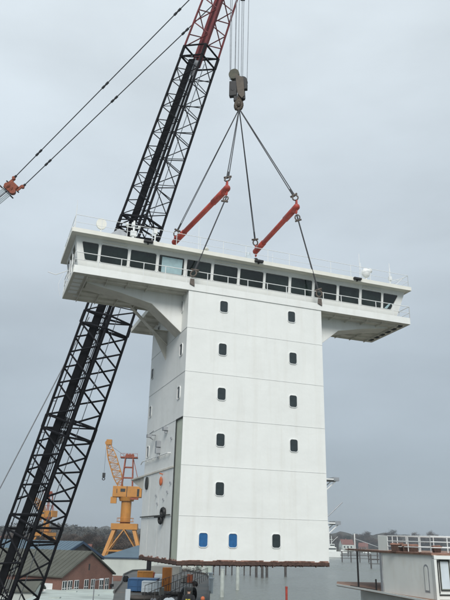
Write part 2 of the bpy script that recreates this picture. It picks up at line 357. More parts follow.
# platform deck running out behind the lower storeys
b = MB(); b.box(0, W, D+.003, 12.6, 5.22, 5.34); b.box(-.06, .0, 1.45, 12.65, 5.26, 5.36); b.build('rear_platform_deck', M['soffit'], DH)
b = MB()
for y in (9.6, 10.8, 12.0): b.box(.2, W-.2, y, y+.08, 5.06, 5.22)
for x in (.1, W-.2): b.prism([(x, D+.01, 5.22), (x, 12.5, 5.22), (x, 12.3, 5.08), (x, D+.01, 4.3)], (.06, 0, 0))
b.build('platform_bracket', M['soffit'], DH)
# small folded platforms on the right side
for z, L_ in ((5.0, 1.05), (2.35, 1.1)):
    q = MB(); q.box(W, W+.75, .35, 1.3, z-.03, z+.05); q.tube((W, .5, z-.85), (W+L_, .5, z), .035); q.tube((W, 1.2, z-.85), (W+L_, 1.2, z), .035); q.box(W, W+.14, .35, .75, z-1.05, z-.8)
    pl = q.build('side_bracket', M['rail'], DH)
    q = MB(); q.box(W+.72, W+1.12, .35, 1.1, z-.08, z+.14); q.build('bracket_box', M['steelgrey'], pl)
    if z > 4:
        q = MB(); q.box(W+.02, W+.72, .30, .36, z-.16, z-.06); q.box(W+.02, W+.1, .28, .36, z-.3, z-.1); q.build('bracket_dark_bar', M['interior'], pl)  # solid dark bars below the upper side platform
b = MB(); b.tube((W, .8, 2.4), (W+1.55, .8, 3.65), .035); b.build('stay_pole', M['steelgrey'], DH)
b = MB(); b.box(W, W+.3, .4, .7, .9, 2.2); b.tube((W+.1, .5, .4), (W+.3, .5, 1.2), .03); b.box(W, W+.12, .3, .7, .3, .8); b.build('side_ladder_stub', M['rail'], DH)

# wing decks (solid slabs; white boxes below give bright patches near the left wing tip)
DZ0, DZ1 = 16.25, 16.49
L0, L1 = -7.3, 16.9
b = MB()
def slab_with_holes(b, x0, x1, y0, y1, holes):
    xs = sorted({x0, x1, *[h[0] for h in holes], *[h[1] for h in holes]}); ys = sorted({y0, y1, *[h[2] for h in holes], *[h[3] for h in holes]})
    for i in range(len(xs)-1):
        for j in range(len(ys)-1):
            cx, cy = (xs[i]+xs[i+1])/2, (ys[j]+ys[j+1])/2
            if any(h[0] < cx < h[1] and h[2] < cy < h[3] for h in holes): continue
            b.box(xs[i], xs[i+1], ys[j], ys[j+1], DZ0, DZ1)
hl = [(-7.12, -6.72, y, y+.42) for y in (.45, 1.15, 1.85, 2.55, 3.25)]+[(-6.7, -5.5, 4.1, 4.25)]
hr = []
slab_with_holes(b, L0, 0, 0, 5.0, []); b.box(0, W, 0.0, 10.6, DZ0, DZ1); b.box(-1.3, 0, 5.0, 10.6, DZ0, DZ1)
b.box(W, L1, 0, 5.0, DZ0, DZ1); b.box(W, 10.9, 5.0, 10.6, DZ0, DZ1)
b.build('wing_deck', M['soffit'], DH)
for h in hl:
    b = MB(); b.box(h[0]-.05, h[1]+.12, h[2], h[3]+.02, 16.225, 16.249); b.build('bright_underside_patch', M['rail'], DH)  # added white boxes put the bright patches under the wing tip into colour
b = MB()   # white coaming round the deck edge
def coam(b, x0, y0, x1, y1, h0=16.22, h1=16.92, th=.05):
    d = V((x1-x0, y1-y0, 0)); nrm = V((-d.y, d.x, 0)).normalized()*th/2
    b.obox(((x0+x1)/2, (y0+y1)/2, (h0+h1)/2), d/2, nrm, (0, 0, (h1-h0)/2))
coam(b, L0-.03, -.03, L1+.03, -.03, 16.22, 16.70)
b.build('front_coaming', M['white'], DH)
b = MB(); coam(b, L0-.03, 0, L0-.03, 5.03, 16.22, 16.62); coam(b, L1+.03, 0, L1+.03, 5.03, 16.22, 16.56); coam(b, L0, 5.03, -1.3, 5.03, 16.22, 16.55); coam(b, 10.9, 5.03, L1, 5.03, 16.22, 16.55)
coam(b, -1.33, 5.06, -1.33, 10.6, 16.22, 16.55); coam(b, 10.93, 5.06, 10.93, 10.6, 16.22, 16.55); coam(b, -1.3, 10.63, 10.9, 10.63, 16.22, 16.55)
b.build('side_coaming', M['cream'], DH)
for (x0, x1, xs_) in ((-6.4, 0, (-6.45, -5.2, -3.9, -2.6)), (W, 16.2, (10.9, 12.2, 13.5, 14.8, 16.1))):   # underside stiffeners
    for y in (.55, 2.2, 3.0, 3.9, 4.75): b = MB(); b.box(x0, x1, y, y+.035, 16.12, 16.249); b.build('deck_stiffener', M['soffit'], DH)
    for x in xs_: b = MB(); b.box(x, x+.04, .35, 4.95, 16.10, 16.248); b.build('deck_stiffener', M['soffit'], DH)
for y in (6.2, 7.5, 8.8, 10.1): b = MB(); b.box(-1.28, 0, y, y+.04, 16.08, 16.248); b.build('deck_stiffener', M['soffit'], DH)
b = MB()
for i in range(6): b.box(16.25, 16.65, .5+.75*i, .86+.75*i, 16.18, 16.249)
b.build('underside_dark_box', M['interior'], DH)  # solid dark boxes for the dark squares under the right wing tip
# front girder webs with bottom flanges, rear brackets
prof = [(0, 13.75), (-2.05, 15.42), (-4.15, 15.86), (-6.3, 16.17), (-6.3, 16.25), (0, 16.25)]
def girder(sign, x0):
    q = MB(); q.prism([(x0+sign*(-x), 1.30, z) for x, z in prof], (0, .05, 0)); g = q.build('wing_girder', M['white'], DH)
    q = MB()
    for (xa, za), (xb, zb) in zip(prof[:3], prof[1:4]):
        a, c = V((x0-sign*xa, 1.33, za)), V((x0-sign*xb, 1.33, zb)); d = c-a; nn = V((-d.z, 0, d.x)).normalized()
        q.obox((a+c)/2+V((0, .6, 0)), d/2, (0, .62, 0), nn*.02)
    q.build('girder_flange', M['soffit'], g)
girder(-1, 0); girder(1, W)
def rear_bracket(sign, x0):
    q = MB(); a, c = V((x0+sign*2.75, 4.72, 16.25)), V((x0+sign*.0, 4.72, 13.75)); d = c-a; nn = V((-d.z, 0, d.x)).normalized()
    q.obox((a+c)/2, d/2, (0, .22, 0), nn*.03)
    q.prism([(x0+sign*1.1, 4.70, 14.72), (x0, 4.70, 14.72), (x0, 4.70, 12.7)], (0, .05, 0))
    q.prism([(x0+sign*1.15, 4.45, 14.73), (x0, 4.45, 14.73), (x0, 5.0, 14.73), (x0+sign*1.15, 5.0, 14.73)], (0, 0, .03))
    q.build('rear_bracket', M['soffit'], DH)
rear_bracket(-1, 0); rear_bracket(1, W)

# bridge house: raked walls with thirteen front windows
Z0, Z1 = 16.49, 18.93
def fy(z): return .86-.36*(z-Z0)/(Z1-Z0)
def lx(z): return -6.95-.42*(z-Z0)/(Z1-Z0)
def rx(z): return 16.25+.80*(z-Z0)/(Z1-Z0)
wins = [(a_-(.03 if k_ else 0), c_+(.03 if k_ < 12 else 0)) for k_, (a_, c_) in enumerate([(-6.98, -5.91), (-5.71, -4.02), (-3.81, -2.14), (-1.92, -.24), (-.02, 1.66), (1.87, 3.57), (3.78, 5.48), (5.68, 7.42), (7.64, 9.27), (9.49, 11.25), (11.47, 13.13), (13.35, 15.01), (15.2, 16.42)])]
ZA, ZB = 17.44, 18.63
b = MB()
def strip(b, z0, z1, xa0, xb0, xa1, xb1, th=.07):
    p = [(xa0, fy(z0), z0), (xb0, fy(z0), z0), (xb1, fy(z1), z1), (xa1, fy(z1), z1)]
    b.prism(p, (0, th, .0))
strip(b, Z0, ZA, lx(Z0), rx(Z0), lx(ZA), rx(ZA)); strip(b, ZB, Z1, lx(ZB), rx(ZB), lx(Z1), rx(Z1))
ed = [None]+wins+[None]
for i in range(len(ed)-1):
    A_, B_ = ed[i], ed[i+1]
    if A_ is None: strip(b, ZA, ZB, lx(ZA), -6.66, lx(ZB), -6.98)
    elif B_ is None: strip(b, ZA, ZB, 15.86, rx(ZA), 16.5, rx(ZB))
    else: strip(b, ZA, ZB, A_[1], B_[0], A_[1], B_[0])
b.build('bridge_front_wall', M['white'], DH)
for i, (xa, xb) in enumerate(wins):
    xa0, xa1, xb0, xb1 = xa, xa, xb, xb
    if i == 0: xa0, xa1 = -6.66, -6.98
    if i == 12: xb0, xb1 = 15.86, 16.5
    # rubber-framed window with rounded corners
    q = MB()
    def P(u_, v_, off):
        z = ZA+(ZB-ZA)*v_; x = (xa0+(xa1-xa0)*v_)*(1-u_)+(xb0+(xb1-xb0)*v_)*u_; return (x, fy(z)+off, z)
    w_, h_ = xb-xa, ZB-ZA; ins = .018
    ou = [(x/w_+.5, z/h_+.5) for x, z in rrect(w_+.002, h_+.002, .07)]; inn = [(x/w_+.5, z/h_+.5) for x, z in rrect(w_-2*ins, h_-2*ins, .10)]
    n = len(ou); pts = [P(u_, v_, -.012) for u_, v_ in ou]+[P(u_, v_, -.02) for u_, v_ in inn]+[P(u_, v_, .05) for u_, v_ in inn]
    q.poly(pts, [(k, (k+1) % n, n+(k+1) % n, n+k) for k in range(n)]+[(n+k, n+(k+1) % n, 2*n+(k+1) % n, 2*n+k) for k in range(n)])
    # white corner fillets behind the rounded outline
    fr = q.build('bridge_window', M['rail'], DH)
    q = MB(); q.prism([P(u_, v_, .04) for u_, v_ in ((0, 0), (1, 0), (1, 1), (0, 1))], (0, .012, 0)); q.build('pane', M['glass'], fr)
    if i == 3:
        q = MB(); q.prism([P(u_, v_, .026) for u_, v_ in ((.13, .04), (.93, .04), (.93, .9), (.13, .9))], (0, .006, 0)); q.build('blind', M['cyan_blind'], fr); fr['label'] = 'bridge window with a pale blue blind'
    if i == 12:
        q = MB(); q.prism([P(u_, v_, .026) for u_, v_ in ((.2, .05), (.55, .05), (.75, .42), (.62, .42))], (0, .006, 0)); q.build('pale_panel', M['cyan_blind'], fr)
# wiper rails above windows
for i in (1, 5, 6, 11):
    b = MB(); xa, xb = wins[i]; b.box(xa+.05, xb-.1, fy(ZB)-.10, fy(ZB)-.04, ZB+.10, ZB+.15); b.build('wiper_rail', M['cream'], DH)
# end walls (raked) with windows, rear wall
def endwall(xf, sg, name):
    q = MB(); rows = [(Z0, ZA), (ZB, Z1)]
    for z0, z1 in rows: q.prism([(xf(z0), fy(z0)+.07, z0), (xf(z0), 4.8, z0), (xf(z1), 4.8, z1), (xf(z1), fy(z1)+.07, z1)], (sg*.07, 0, 0))
    cuts = [1.15, 2.2, 2.5, 3.5, 3.75, 4.6]
    pil = [(fy(ZA)+.07, cuts[0]), (cuts[1], cuts[2]), (cuts[3], cuts[4]), (cuts[5], 4.8)]
    for y0, y1 in pil: q.prism([(xf(ZA), y0, ZA), (xf(ZA), y1, ZA), (xf(ZB), y1, ZB), (xf(ZB), y0, ZB)], (sg*.07, 0, 0))
    q.build(name, M['white'], DH)
    for y0, y1 in ((1.15, 2.2), (2.5, 3.5), (3.75, 4.6)):
        q = MB(); q.prism([(xf(ZA)+sg*.03, y0, ZA), (xf(ZA)+sg*.03, y1, ZA), (xf(ZB)+sg*.03, y1, ZB), (xf(ZB)+sg*.03, y0, ZB)], (sg*.012, 0, 0)); q.build('end_window', M['glass'], DH)
endwall(lx, 1, 'bridge_end_wall'); endwall(rx, -1, 'bridge_end_wall')
b = MB(); b.box(-6.9, 16.2, 4.74, 4.8, Z0, Z1); b.box(.2, W-.2, 9.2, 9.3, Z0, Z1); b.box(.2, .27, 4.8, 9.2, Z0, Z1); b.box(W-.27, W-.2, 4.8, 9.2, Z0, Z1); b.build('bridge_rear_wall', M['white'], DH)
b = MB(); b.box(-6.6, 15.9, 2.6, 2.65, Z0, Z1); b.build('interior_bulkhead', M['interior'], DH)
# roof
b = MB(); b.prism([(-7.65, -.05, 18.93), (17.2, -.05, 18.93), (17.2, 5.35, 18.93), (9.9, 5.35, 18.93), (9.9, 9.6, 18.93), (-.3, 9.6, 18.93), (-.3, 5.35, 18.93), (-7.65, 5.35, 18.93)], (0, 0, .10)); b.build('bridge_roof', M['cream'], DH)
b = MB(); coam(b, -7.68, -.08, 17.23, -.08, 18.88, 19.16); coam(b, -7.68, -.05, -7.68, 5.38, 18.88, 19.16); coam(b, 17.23, -.05, 17.23, 5.38, 18.88, 19.16); coam(b, -7.65, 5.38, -.3, 5.38, 18.88, 19.16); coam(b, 9.9, 5.38, 17.2, 5.38, 18.88, 19.16); b.build('roof_fascia', M['cream'], DH)

# railings
def railing(name, pts, z0, h, posts, mids=2, r=.022, closed=False):
    q = MB()
    for (x0, y0), (x1, y1), n in zip(pts, pts[1:], posts):
        for k in range(n+1):
            x, y = x0+(x1-x0)*k/n, y0+(y1-y0)*k/n; q.tube((x, y, z0), (x, y, z0+h), r*1.1, 5)
        for j in range(mids+1):
            zz = z0+h*(j+1)/(mids+1); q.tube((x0, y0, zz), (x1, y1, zz), r*(1.15 if j == mids else .8), 5)
    return q.build(name, M['rail'], DH)
railing('deck_railing', [(-7.33, 4.9), (-7.33, -.03), (16.93, -.03), (16.93, 4.9)], 16.6, .98, (4, 17, 4), mids=1, r=.024)
railing('roof_railing', [(-7.55, 5.2), (-7.55, .05), (17.1, .05), (17.1, 5.2)], 19.1, 1.02, (3, 15, 3), mids=1, r=.018)
railing('wing_rear_railing', [(-7.3, 5.0), (-1.3, 5.0)], 16.5, 1.0, (4,), mids=2)
railing('wing_rear_railing', [(10.9, 5.0), (16.9, 5.0)], 16.5, 1.0, (4,), mids=2)
# roof equipment
def roofpart(name, mb, mt, lab=None, smooth=False):
    o = mb.build(name, mt, DH, smooth=smooth)
    if lab: o['label'] = lab
    return o
b = MB(); b.tube((-5.85, .75, 19.05), (-5.85, .75, 19.7), .05, 8); b.tube((-6.1, .75, 19.2), (-5.6, .75, 19.2), .03); b.tube((-6.15, .95, 19.1), (-5.85, .75, 19.55), .02); b.build('dish_stand', M['rail'], DH)
b = MB(); b.prism([(-5.85+.33*math.cos(a), .66, 20.1+.38*math.sin(a)) for a in [2*math.pi*i/28 for i in range(28)]], (0, .10, 0)); roofpart('round_search_lamp', b, M['cream'])
b = MB(); b.tube((13.75, .5, 19.0), (13.75, .5, 19.55), .09, 8, .05); b.sphere((13.75, .5, 19.95), .36, 16, 10, sc=(.9, .8, 1.1)); b.sphere((14.05, .45, 20.15), .2); b.tube((13.45, .5, 19.05), (13.3, .5, 20.7), .02); roofpart('radar_dome', b, M['rail'], smooth=True)
for x, y, z1, r in ((-7.55, .05, 20.75, .02), (-7.55, .15, 21.2, .012), (1.0, 1.5, 22.1, .014), (13.1, .3, 21.3, .018), (15.7, .3, 21.0, .018), (16.1, .8, 20.9, .014), (6.3, .8, 20.3, .012)):
    q = MB(); q.tube((x, y, 19.03), (x, y, z1), r*1.6, 5, r); q.tube((x, y, 19.03), (x, y, 19.5), r*2.4, 5); q.build('whip_antenna', M['rail'], DH)
b = MB(); b.tube((15.7, .3, 19.5), (16.9, .3, 20.0), .02); b.tube((15.9, .3, 19.03), (16.9, .3, 20.05), .02); b.box(15.6, 15.8, .2, .4, 19.6, 19.9); b.build('wind_sensor', M['rail'], DH)
b = MB(); b.tube((-3.75, .6, 19.0), (-3.75, .6, 20.7), .06); b.box(-3.95, -3.55, .5, .7, 19.6, 19.95); b.box(-3.9, -3.7, .5, .7, 20.3, 20.55); b.tube((-4.25, .6, 20.2), (-3.35, .6, 20.2), .03); b.sphere((-4.2, .6, 20.35), .12); b.sphere((-3.4, .6, 20.3), .1); b.build('signal_mast', M['rail'], DH)
b = MB(); b.tube((-2.3, .6, 19.0), (-2.3, .6, 20.3), .05); b.box(-2.42, -2.18, .5, .7, 20.05, 20.4); b.build('signal_lamp_post', M['rail'], DH)
b = MB(); b.prism([(-5.2, 1.4, 19.03), (-4.0, 1.4, 19.03), (-4.0, 1.4, 20.1), (-4.55, 1.4, 20.35), (-5.2, 1.4, 19.8)], (0, .9, 0)); b.build('equipment_locker', M['steelgrey'], DH)
b = MB(); b.tube((1.3, .7, 19.03), (1.3, .7, 19.62), .03); b.tube((1.3, .7, 19.62), (1.3, .7, 19.74), .2, 12, .14); b.build('mushroom_vent', M['cream'], DH)
b = MB(); b.box(4.25, 4.62, .6, .95, 19.03, 19.75); b.tube((4.43, .78, 19.75), (4.43, .78, 20.0), .14, 10); b.build('compass_housing', M['cargo_white'], DH)
for x in (-2.9, 4.82, 12.55):
    q = MB(); q.box(x-.30, x+.30, -.30, .0, 18.96, 19.10); q.box(x-.05, x+.05, -.2, -.05, 18.86, 18.96); q.build('fascia_floodlight', M['dark'], DH)
b = MB(); b.path([(-7.33, 3.0, 17.5), (-8.1, 3.2, 17.15), (-8.6, 3.3, 17.3)], .025); b.path([(-7.6, 3.0, 17.3), (-7.9, 2.9, 16.4), (-7.7, 2.9, 15.6)], .008); b.tube((-7.35, 1.2, 16.6), (-7.35, 1.2, 17.9), .03); b.tube((-7.35, 2.2, 16.6), (-7.35, 2.2, 17.9), .03); b.tube((-7.35, 2.6, 17.0), (-7.0, .9, 18.2), .03); b.build('wing_end_pole', M['rail'], DH)
# lifting lugs at the four corners
LUG = {}
for k, x, y, z in (('a', .17, -.10, 17.05), ('b', 9.47, -.10, 17.1), ('c', .9, 9.0, 17.6), ('d', 9.0, 9.0, 17.6)):
    q = MB(); q.prism([(x-.16, -.06 if y < 0 else y, z-.42), (x+.16, -.06 if y < 0 else y, z-.55), (x+.13, -.06 if y < 0 else y, z-.06), (x-.13, -.06 if y < 0 else y, z-.06)], (0, -.07, 0)); q.build('lifting_lug', M['shackle'], DH); LUG[k] = (x, y, z)
bpy.context.view_layer.update()
MW = DH.matrix_world.copy()
def dh(x, y, z): return MW @ V((x, y, z))

# ------------------------------------------------------------------ lifting gear
HOOK = V((.70, 44.0, 45.1))         # load point of the hook
TIPZ = 66.0
hb = empty('hook_block', HOOK, R(-12), 'olive and rusty crane hook block hanging on bundled hoist ropes', 'hook block')
b = MB(); b.tube((-.42, -.30, 3.55), (-.42, .10, 3.55), .52, 20); b.build('upper_sheave', M['olive'], hb, bevel=.03)
b = MB(); b.tube((.40, -.22, 2.75), (.40, .18, 2.75), .50, 20); b.build('lower_sheave', M['dark'], hb, bevel=.03)
b = MB(); b.prism([(-.3, -.34, 3.5), (.55, -.34, 3.0), (.68, -.34, 1.2), (.42, -.34, .95), (-.02, -.34, 1.5), (-.15, -.34, 2.6)], (0, .07, 0)); b.prism([(-.3, .17, 3.5), (.55, .17, 3.0), (.68, .17, 1.2), (.42, .17, .95), (-.02, .17, 1.5), (-.15, .17, 2.6)], (0, .07, 0)); b.build('side_plate', M['hooksteel'], hb)
b = MB(); b.box(-.86, -.12, -.28, .16, 1.35, 2.85); b.tube((-.5, -.3, 2.0), (-.5, .2, 2.0), .2, 12); b.box(-.42, -.1, -.22, .1, .85, 1.5); b.build('cheek_weight', M['dark'], hb, bevel=.05)
b = MB(); b.box(.60, .90, -.25, .12, 1.9, 2.5); b.box(.48, .68, -.25, .1, .95, 1.7); b.build('rope_anchor', M['dark'], hb, bevel=.03)
b = MB(); b.tube((.1, -.05, 1.55), (.08, -.05, 1.0), .16, 10); b.tube((-.12, -.05, 1.0), (.3, -.05, 1.0), .15, 8)
pts = [(.08+.30*math.sin(a)*1.0, -.05, .42+.42*math.cos(a)) for a in [R(x) for x in range(0, 300, 20)]]
for i in range(len(pts)-1):
    b.tube(pts[i], pts[i+1], .20-.006*i, 8)
pts = [(.08-.30*math.sin(a)*1.0, -.05, .42+.42*math.cos(a)) for a in [R(x) for x in range(0, 150, 20)]]
for i in range(len(pts)-1): b.tube(pts[i], pts[i+1], .19, 8)
b.prism([(-.32, -.2, .3), (.40, -.2, .3), (.34, -.2, 1.15), (-.2, -.2, 1.15)], (0, .3, 0))
b.build('double_hook', M['hooksteel'], hb, smooth=True)
hb.scale = (.86, .86, 1.0)
for i, (xb, xt) in enumerate(((-.72, -.95), (-.66, -.72), (-.30, -.33), (-.04, -.06), (.22, .18), (.34, .36), (.72, .86))):
    base = HOOK+V((xb, -.08, 3.0)); q = MB(); q.tube(base, (HOOK.x+xt, 44.0, TIPZ), .028 if i != 2 else .045, 6)
    o = q.build('hoist_rope', M['rope_light']); tag(o, ['leftmost', 'second from left', 'thick third', 'middle', 'third from right', 'second from right', 'rightmost'][i]+' of the seven vertical hoist ropes above the hook block', 'rope', 'hoist ropes between boom head and hook block')

def shackle(parent, p, d, s=1.0, nrm=(0.3, 1, 0)):
    """bow shackle: ring around p with pin below"""
    q = MB(); p, d = V(p), V(d).normalized(); nr = V(nrm); nr = (nr-d*nr.dot(d)).normalized()
    q.ring(p, nr, .20*s, .05*s, squash=.85, up=d, n=16); e = d.cross(nr); q.tube(p-d*.24*s-nr*.0-e*.24*s, p-d*.24*s+e*.24*s, .07*s, 8)
    return q.build('shackle', M['shackle'], parent, smooth=True)
barN1, barF1 = dh(2.44, 0, 22.9+1.33), dh(1.35, 9.0, 22.5+1.33)
barN2, barF2 = dh(7.85, 0, 22.6+1.33), dh(8.35, 8.6, 22.8+1.33)
def spreader(a, c, label):
    root = empty('spreader_bar', (a+c)/2, 0, label, 'spreader bar', 'red spreader bars above the deckhouse'); o = (a+c)/2
    a, c = a-o, c-o; d = (c-a).normalized(); up = V((0, 0, 1)); sd_ = d.cross(up).normalized()
    q = MB(); q.tube(a+d*.2, c-d*.2, .20, 16); q.build('tube', M['bar_red'], root, smooth=True)
    q = MB(); q.tube(a+d*2.1, a+d*.5, .24, 16); q.tube(a+d*2.2, a+d*2.1, .20, 16, .24); q.build('sleeve', M['bar_red'], root, smooth=True)
    q = MB(); q.tube(c-d*1.9, c-d*.5, .24, 16); q.build('sleeve', M['bar_red'], root, smooth=True)
    for p, s_ in ((a, 1), (c, -1)):
        q = MB(); q.tube(p-d*.05*s_, p+d*.5*s_, .245, 16); q.sphere(p-d*.03*s_, .235)
        q.prism([p+sd_*-.05+d*s_*-.12+up*.1, p+sd_*-.05+d*s_*.18+up*.1, p+sd_*-.05+d*s_*.08+up*.55, p+sd_*-.05-d*s_*.08+up*.55], sd_*.1)
        q.prism([p+sd_*-.05+d*s_*-.10-up*.1, p+sd_*-.05+d*s_*.25-up*.1, p+sd_*-.05+d*s_*.15-up*.5, p+sd_*-.05-d*s_*.02-up*.5], sd_*.1)
        q.build('end_lug', M['bar_red'], root)
    return root
spreader(barN1, barF1, 'left red spreader bar, nearer the lattice boom, over the bridge roof')
spreader(barN2, barF2, 'right red spreader bar, ending by the white compass housing on the roof')
def sling(a, c, label, group, r=.045, both=(True, True), n=1, split=.0):
    q = MB(); a, c = V(a), V(c); d = (c-a).normalized(); sd_ = d.cross(V((0, 1, 0))).normalized()
    for k in range(n):
        off = sd_*split*(k-(n-1)/2)*2
        q.tube(a+off*.3, c-d*.42+off, r, 6)
    if r > .03: q.tube(c-d*1.1, c-d*.35, r*1.5*(1.3 if n > 1 else 1), 8)
    root = q.build('wire_sling', M['rope']); tag(root, label, 'sling', group)
    if both[0]: shackle(root, a+d*.22, -d, 1.0)
    if both[1]: shackle(root, c-d*.18, d, 1.15)
    return root
UPV = V((0, 0, .62)); DNV = V((0, 0, -.62))
G = 'wire slings between hook, spreader bars and deckhouse'
H0 = HOOK+V((.1, -.05, .1))
sling(H0, barN1+UPV, 'doubled sling from the hook to the upper end of the left spreader bar', G, .036, (False, True), 2, .07)
sling(H0, barN2+UPV, 'doubled sling from the hook to the upper end of the right spreader bar', G, .036, (False, True), 2, .07)
sling(H0, barF1+UPV, 'doubled sling from the hook to the lower end of the left spreader bar', G, .032, (False, True), 2, .05)
sling(H0, barF2+UPV, 'doubled sling from the hook to the lower end of the right spreader bar', G, .032, (False, True), 2, .04)
sling(barN1+DNV, dh(*LUG['a'])+V((0, 0, .15)), 'sling dropping from the left spreader bar past a bridge window to its front lug', G, .05, (True, True))
sling(barN2+DNV, dh(*LUG['b'])+V((0, 0, .15)), 'sling dropping from the right spreader bar past a bridge window to its front lug', G, .05, (True, True))
sling(barF1+DNV, dh(*LUG['c'])+V((0, 0, .1)), 'sling behind the bridge roof below the left spreader bar', G, .05, (True, True))
sling(barF2+DNV, dh(*LUG['d'])+V((0, 0, .1)), 'sling behind the bridge roof below the right spreader bar', G, .05, (True, True))

# ------------------------------------------------------------------ the crawler crane's lattice boom
CA, CB = V((-15.95, 54, 7.3)), V((-1.12, 45.2, 57.95))
def CC(z): return CA+(CB-CA)*((z-CA.z)/(CB.z-CA.z))
uu, ww = V((.862, -.507, 0)), V((.507, .862, 0))
def dims(z):
    tab = [(0, 3.1, 2.9), (26, 3.1, 2.8), (38, 2.9, 2.3), (53, 2.5, 2.15), (59, 2.2, 2.0), (66, 1.7, 1.7)]
    for (z0, a0, b0), (z1, a1, b1) in zip(tab, tab[1:]):
        if z <= z1: t = (z-z0)/(z1-z0); return a0+(a1-a0)*t, b0+(b1-b0)*t
    return 1.5, 1.7
AX = (CB-CA).normalized(); up_ = (uu-AX*uu.dot(AX)); 
def corner(z, a, c):
    # section perpendicular to the boom axis
    lu, lw = dims(z); U_ = uu-AX*uu.dot(AX); W_ = ww-AX*ww.dot(AX)
    return CC(z)+U_*(lu*a/2)+W_*(lw*c/2)
crane = empty('crawler_crane', (CC(1.5).x, CC(1.5).y, 0), 0, 'black lattice crane boom with dark red upper section rising behind the white deckhouse', 'crane')
cb = crane.location.copy()
ZR = 52.3     # where the paint turns red
corners = [(-1, -1), (1, -1), (-1, 1), (1, 1)]
def cr(name, mb, mt): 
    mb.v = [tuple(V(p)-cb) for p in mb.v]; return mb.build(name, mt, crane)
zs = [1.5, 12, 20, 31, 38, ZR]
for a, c in corners:
    q = MB()
    for z0, z1 in zip(zs, zs[1:]): q.tube(corner(z0, a, c), corner(z1, a, c), .11, 8)
    cr('chord', q, M['black'])
    q = MB()
    for z0, z1 in zip([ZR, 59], [59, 65.2]): q.tube(corner(z0, a, c), corner(z1, a, c), .095, 8)
    cr('chord', q, M['redboom'])
faces = [((-1, -1), (1, -1), 0), ((1, -1), (1, 1), 0), ((1, 1), (-1, 1), 1), ((-1, 1), (-1, -1), 1)]
def lace(z0, z1, pitch, mt, r=.06, rung=False):
    for A_, B_, ph in faces:
        q = MB(); n = int(round((z1-z0)/pitch)); dz = (z1-z0)/n
        for i in range(n):
            za, zb_ = z0+i*dz, z0+(i+1)*dz
            if ph: za += dz*.5; zb_ = min(zb_+dz*.5, z1)
            zm = za+dz*.44
            if zm > z1: continue
            P_, Q_ = (A_, B_) if ph == 0 else (B_, A_)
            q.tube(corner(za, *P_), corner(zm, *Q_), r, 6); q.tube(corner(zm, *Q_), corner(zb_, *P_), r, 6)
            if rung and i % 1 == 0: q.tube(corner(za, *P_), corner(za, *Q_), r*.75, 6)
        cr('lacing', q, mt)
joints = [20.0, 36.6, 12.4, 28.4, ZR]
lace(1.5, 11.9, 2.45, M['black'], .075); lace(12.9, 19.5, 2.3, M['black'], .075); lace(20.5, 27.9, 2.45, M['black'], .075); lace(28.9, 36.0, 2.4, M['black'], rung=True); lace(37.2, ZR-.4, 2.35, M['black'], .046, rung=True)
lace(ZR+.4, 65, 2.3, M['redboom'], .055, rung=False)
for j in joints:
    q = MB()
    for dz in (-.5, .5):
        for A_, B_, ph in faces: q.tube(corner(j+dz, *A_), corner(j+dz, *B_), .085, 6)
    for a, c in corners: q.tube(corner(j-.5, a, c), corner(j+.5, a, c), .14, 8)
    q.tube(corner(j-.5, -1, -1), corner(j+.5, 1, 1), .06, 6); q.tube(corner(j+.5, -1, 1), corner(j-.5, 1, -1), .06, 6)
    if j == 36.6:
        for a in range(3): q.tube(corner(j-.4+a*.5, -1, -1), corner(j+.8-a*.5, 1, -1), .06, 6); q.tube(corner(j+1.2-a*.6, 1, -1), corner(j-.6+a*.3, 1, 1), .06, 6)
    cr('joint_frame', q, M['black'])
# internal walkway panels
def inner(z, fu, fw):
    lu, lw = dims(z); U_ = uu-AX*uu.dot(AX); W_ = ww-AX*ww.dot(AX); return CC(z)+U_*(lu*(fu-.5))+W_*(lw*(fw-.5))
q = MB(); zz = [1.5, 12, 20, 31, 38, 51.6]
for z0, z1 in zip(zz, zz[1:]):
    f0, f1 = .22+.14*z0/52, .22+.14*z1/52
    a0, a1, c0, c1 = inner(z0, f0, .10), inner(z1, f1, .10), inner(z0, f0+.27, .10), inner(z1, f1+.27, .10)
    q.prism([a0, c0, c1, a1], (ww-AX*ww.dot(AX))*.12)
cr('walkway', q, M['walk'])
q = MB()
for fu, fw in ((.72, .06), (.84, .5)):
    for z0, z1 in zip(zz, zz[1:]): q.tube(inner(z0, fu, fw), inner(z1, fu, fw), .035, 5)
cr('hoist_line', q, M['rope_light'])
for fu, fw in ((.10, .06), (.66, .05), (.80, .04), (.2, .9)):
    q = MB()
    for z0, z1 in zip(zz, [12, 20, 31, 36.4]): q.tube(inner(z0, fu, fw), inner(z1, fu, fw), .045, 5)
    for k in range(28):
        zq = 2+k*1.22
        if fu == .66: q.tube(inner(zq, .66, .05), inner(zq+.3, .80, .04), .035, 4)
        if fu == .10: q.tube(inner(zq, 0, 0), inner(zq+.12, .10, .06), .03, 4)
    cr('ladder_rail', q, M['black'])
for z in (20.35, 19.0):
    q = MB(); c0 = inner(z, .40, .35); ax = (uu*.25-ww*1.0+V((0, 0, -.1))).normalized(); q.tube(c0-ax*.06, c0+ax*.06, .42, 24); cr('guide_sheave', q, M['steelgrey'])
for z in ():
    q = MB(); c0 = inner(z, .40, .0); q.tube(c0-ax*.06, c0+ax*.06, .36, 24); cr('guide_sheave', q, M['steelgrey'])
q = MB(); c0 = inner(51.0, .55, .3); q.obox(c0, uu*.45+V((0, 0, -.25)), AX*.75, ww*.05); cr('pale_boom_panel', q, M['steelgrey'])  # pale plate at the top end of the walkway
for fu in (.32, .58):
    q = MB(); p0, p1 = inner(ZR-1.0, fu, .5), inner(65, fu, .5)
    q.obox((p0+p1)/2, (p1-p0)/2, uu*.16, ww*.14); cr('backstay_beam', q, M['redboom'])
    q = MB()
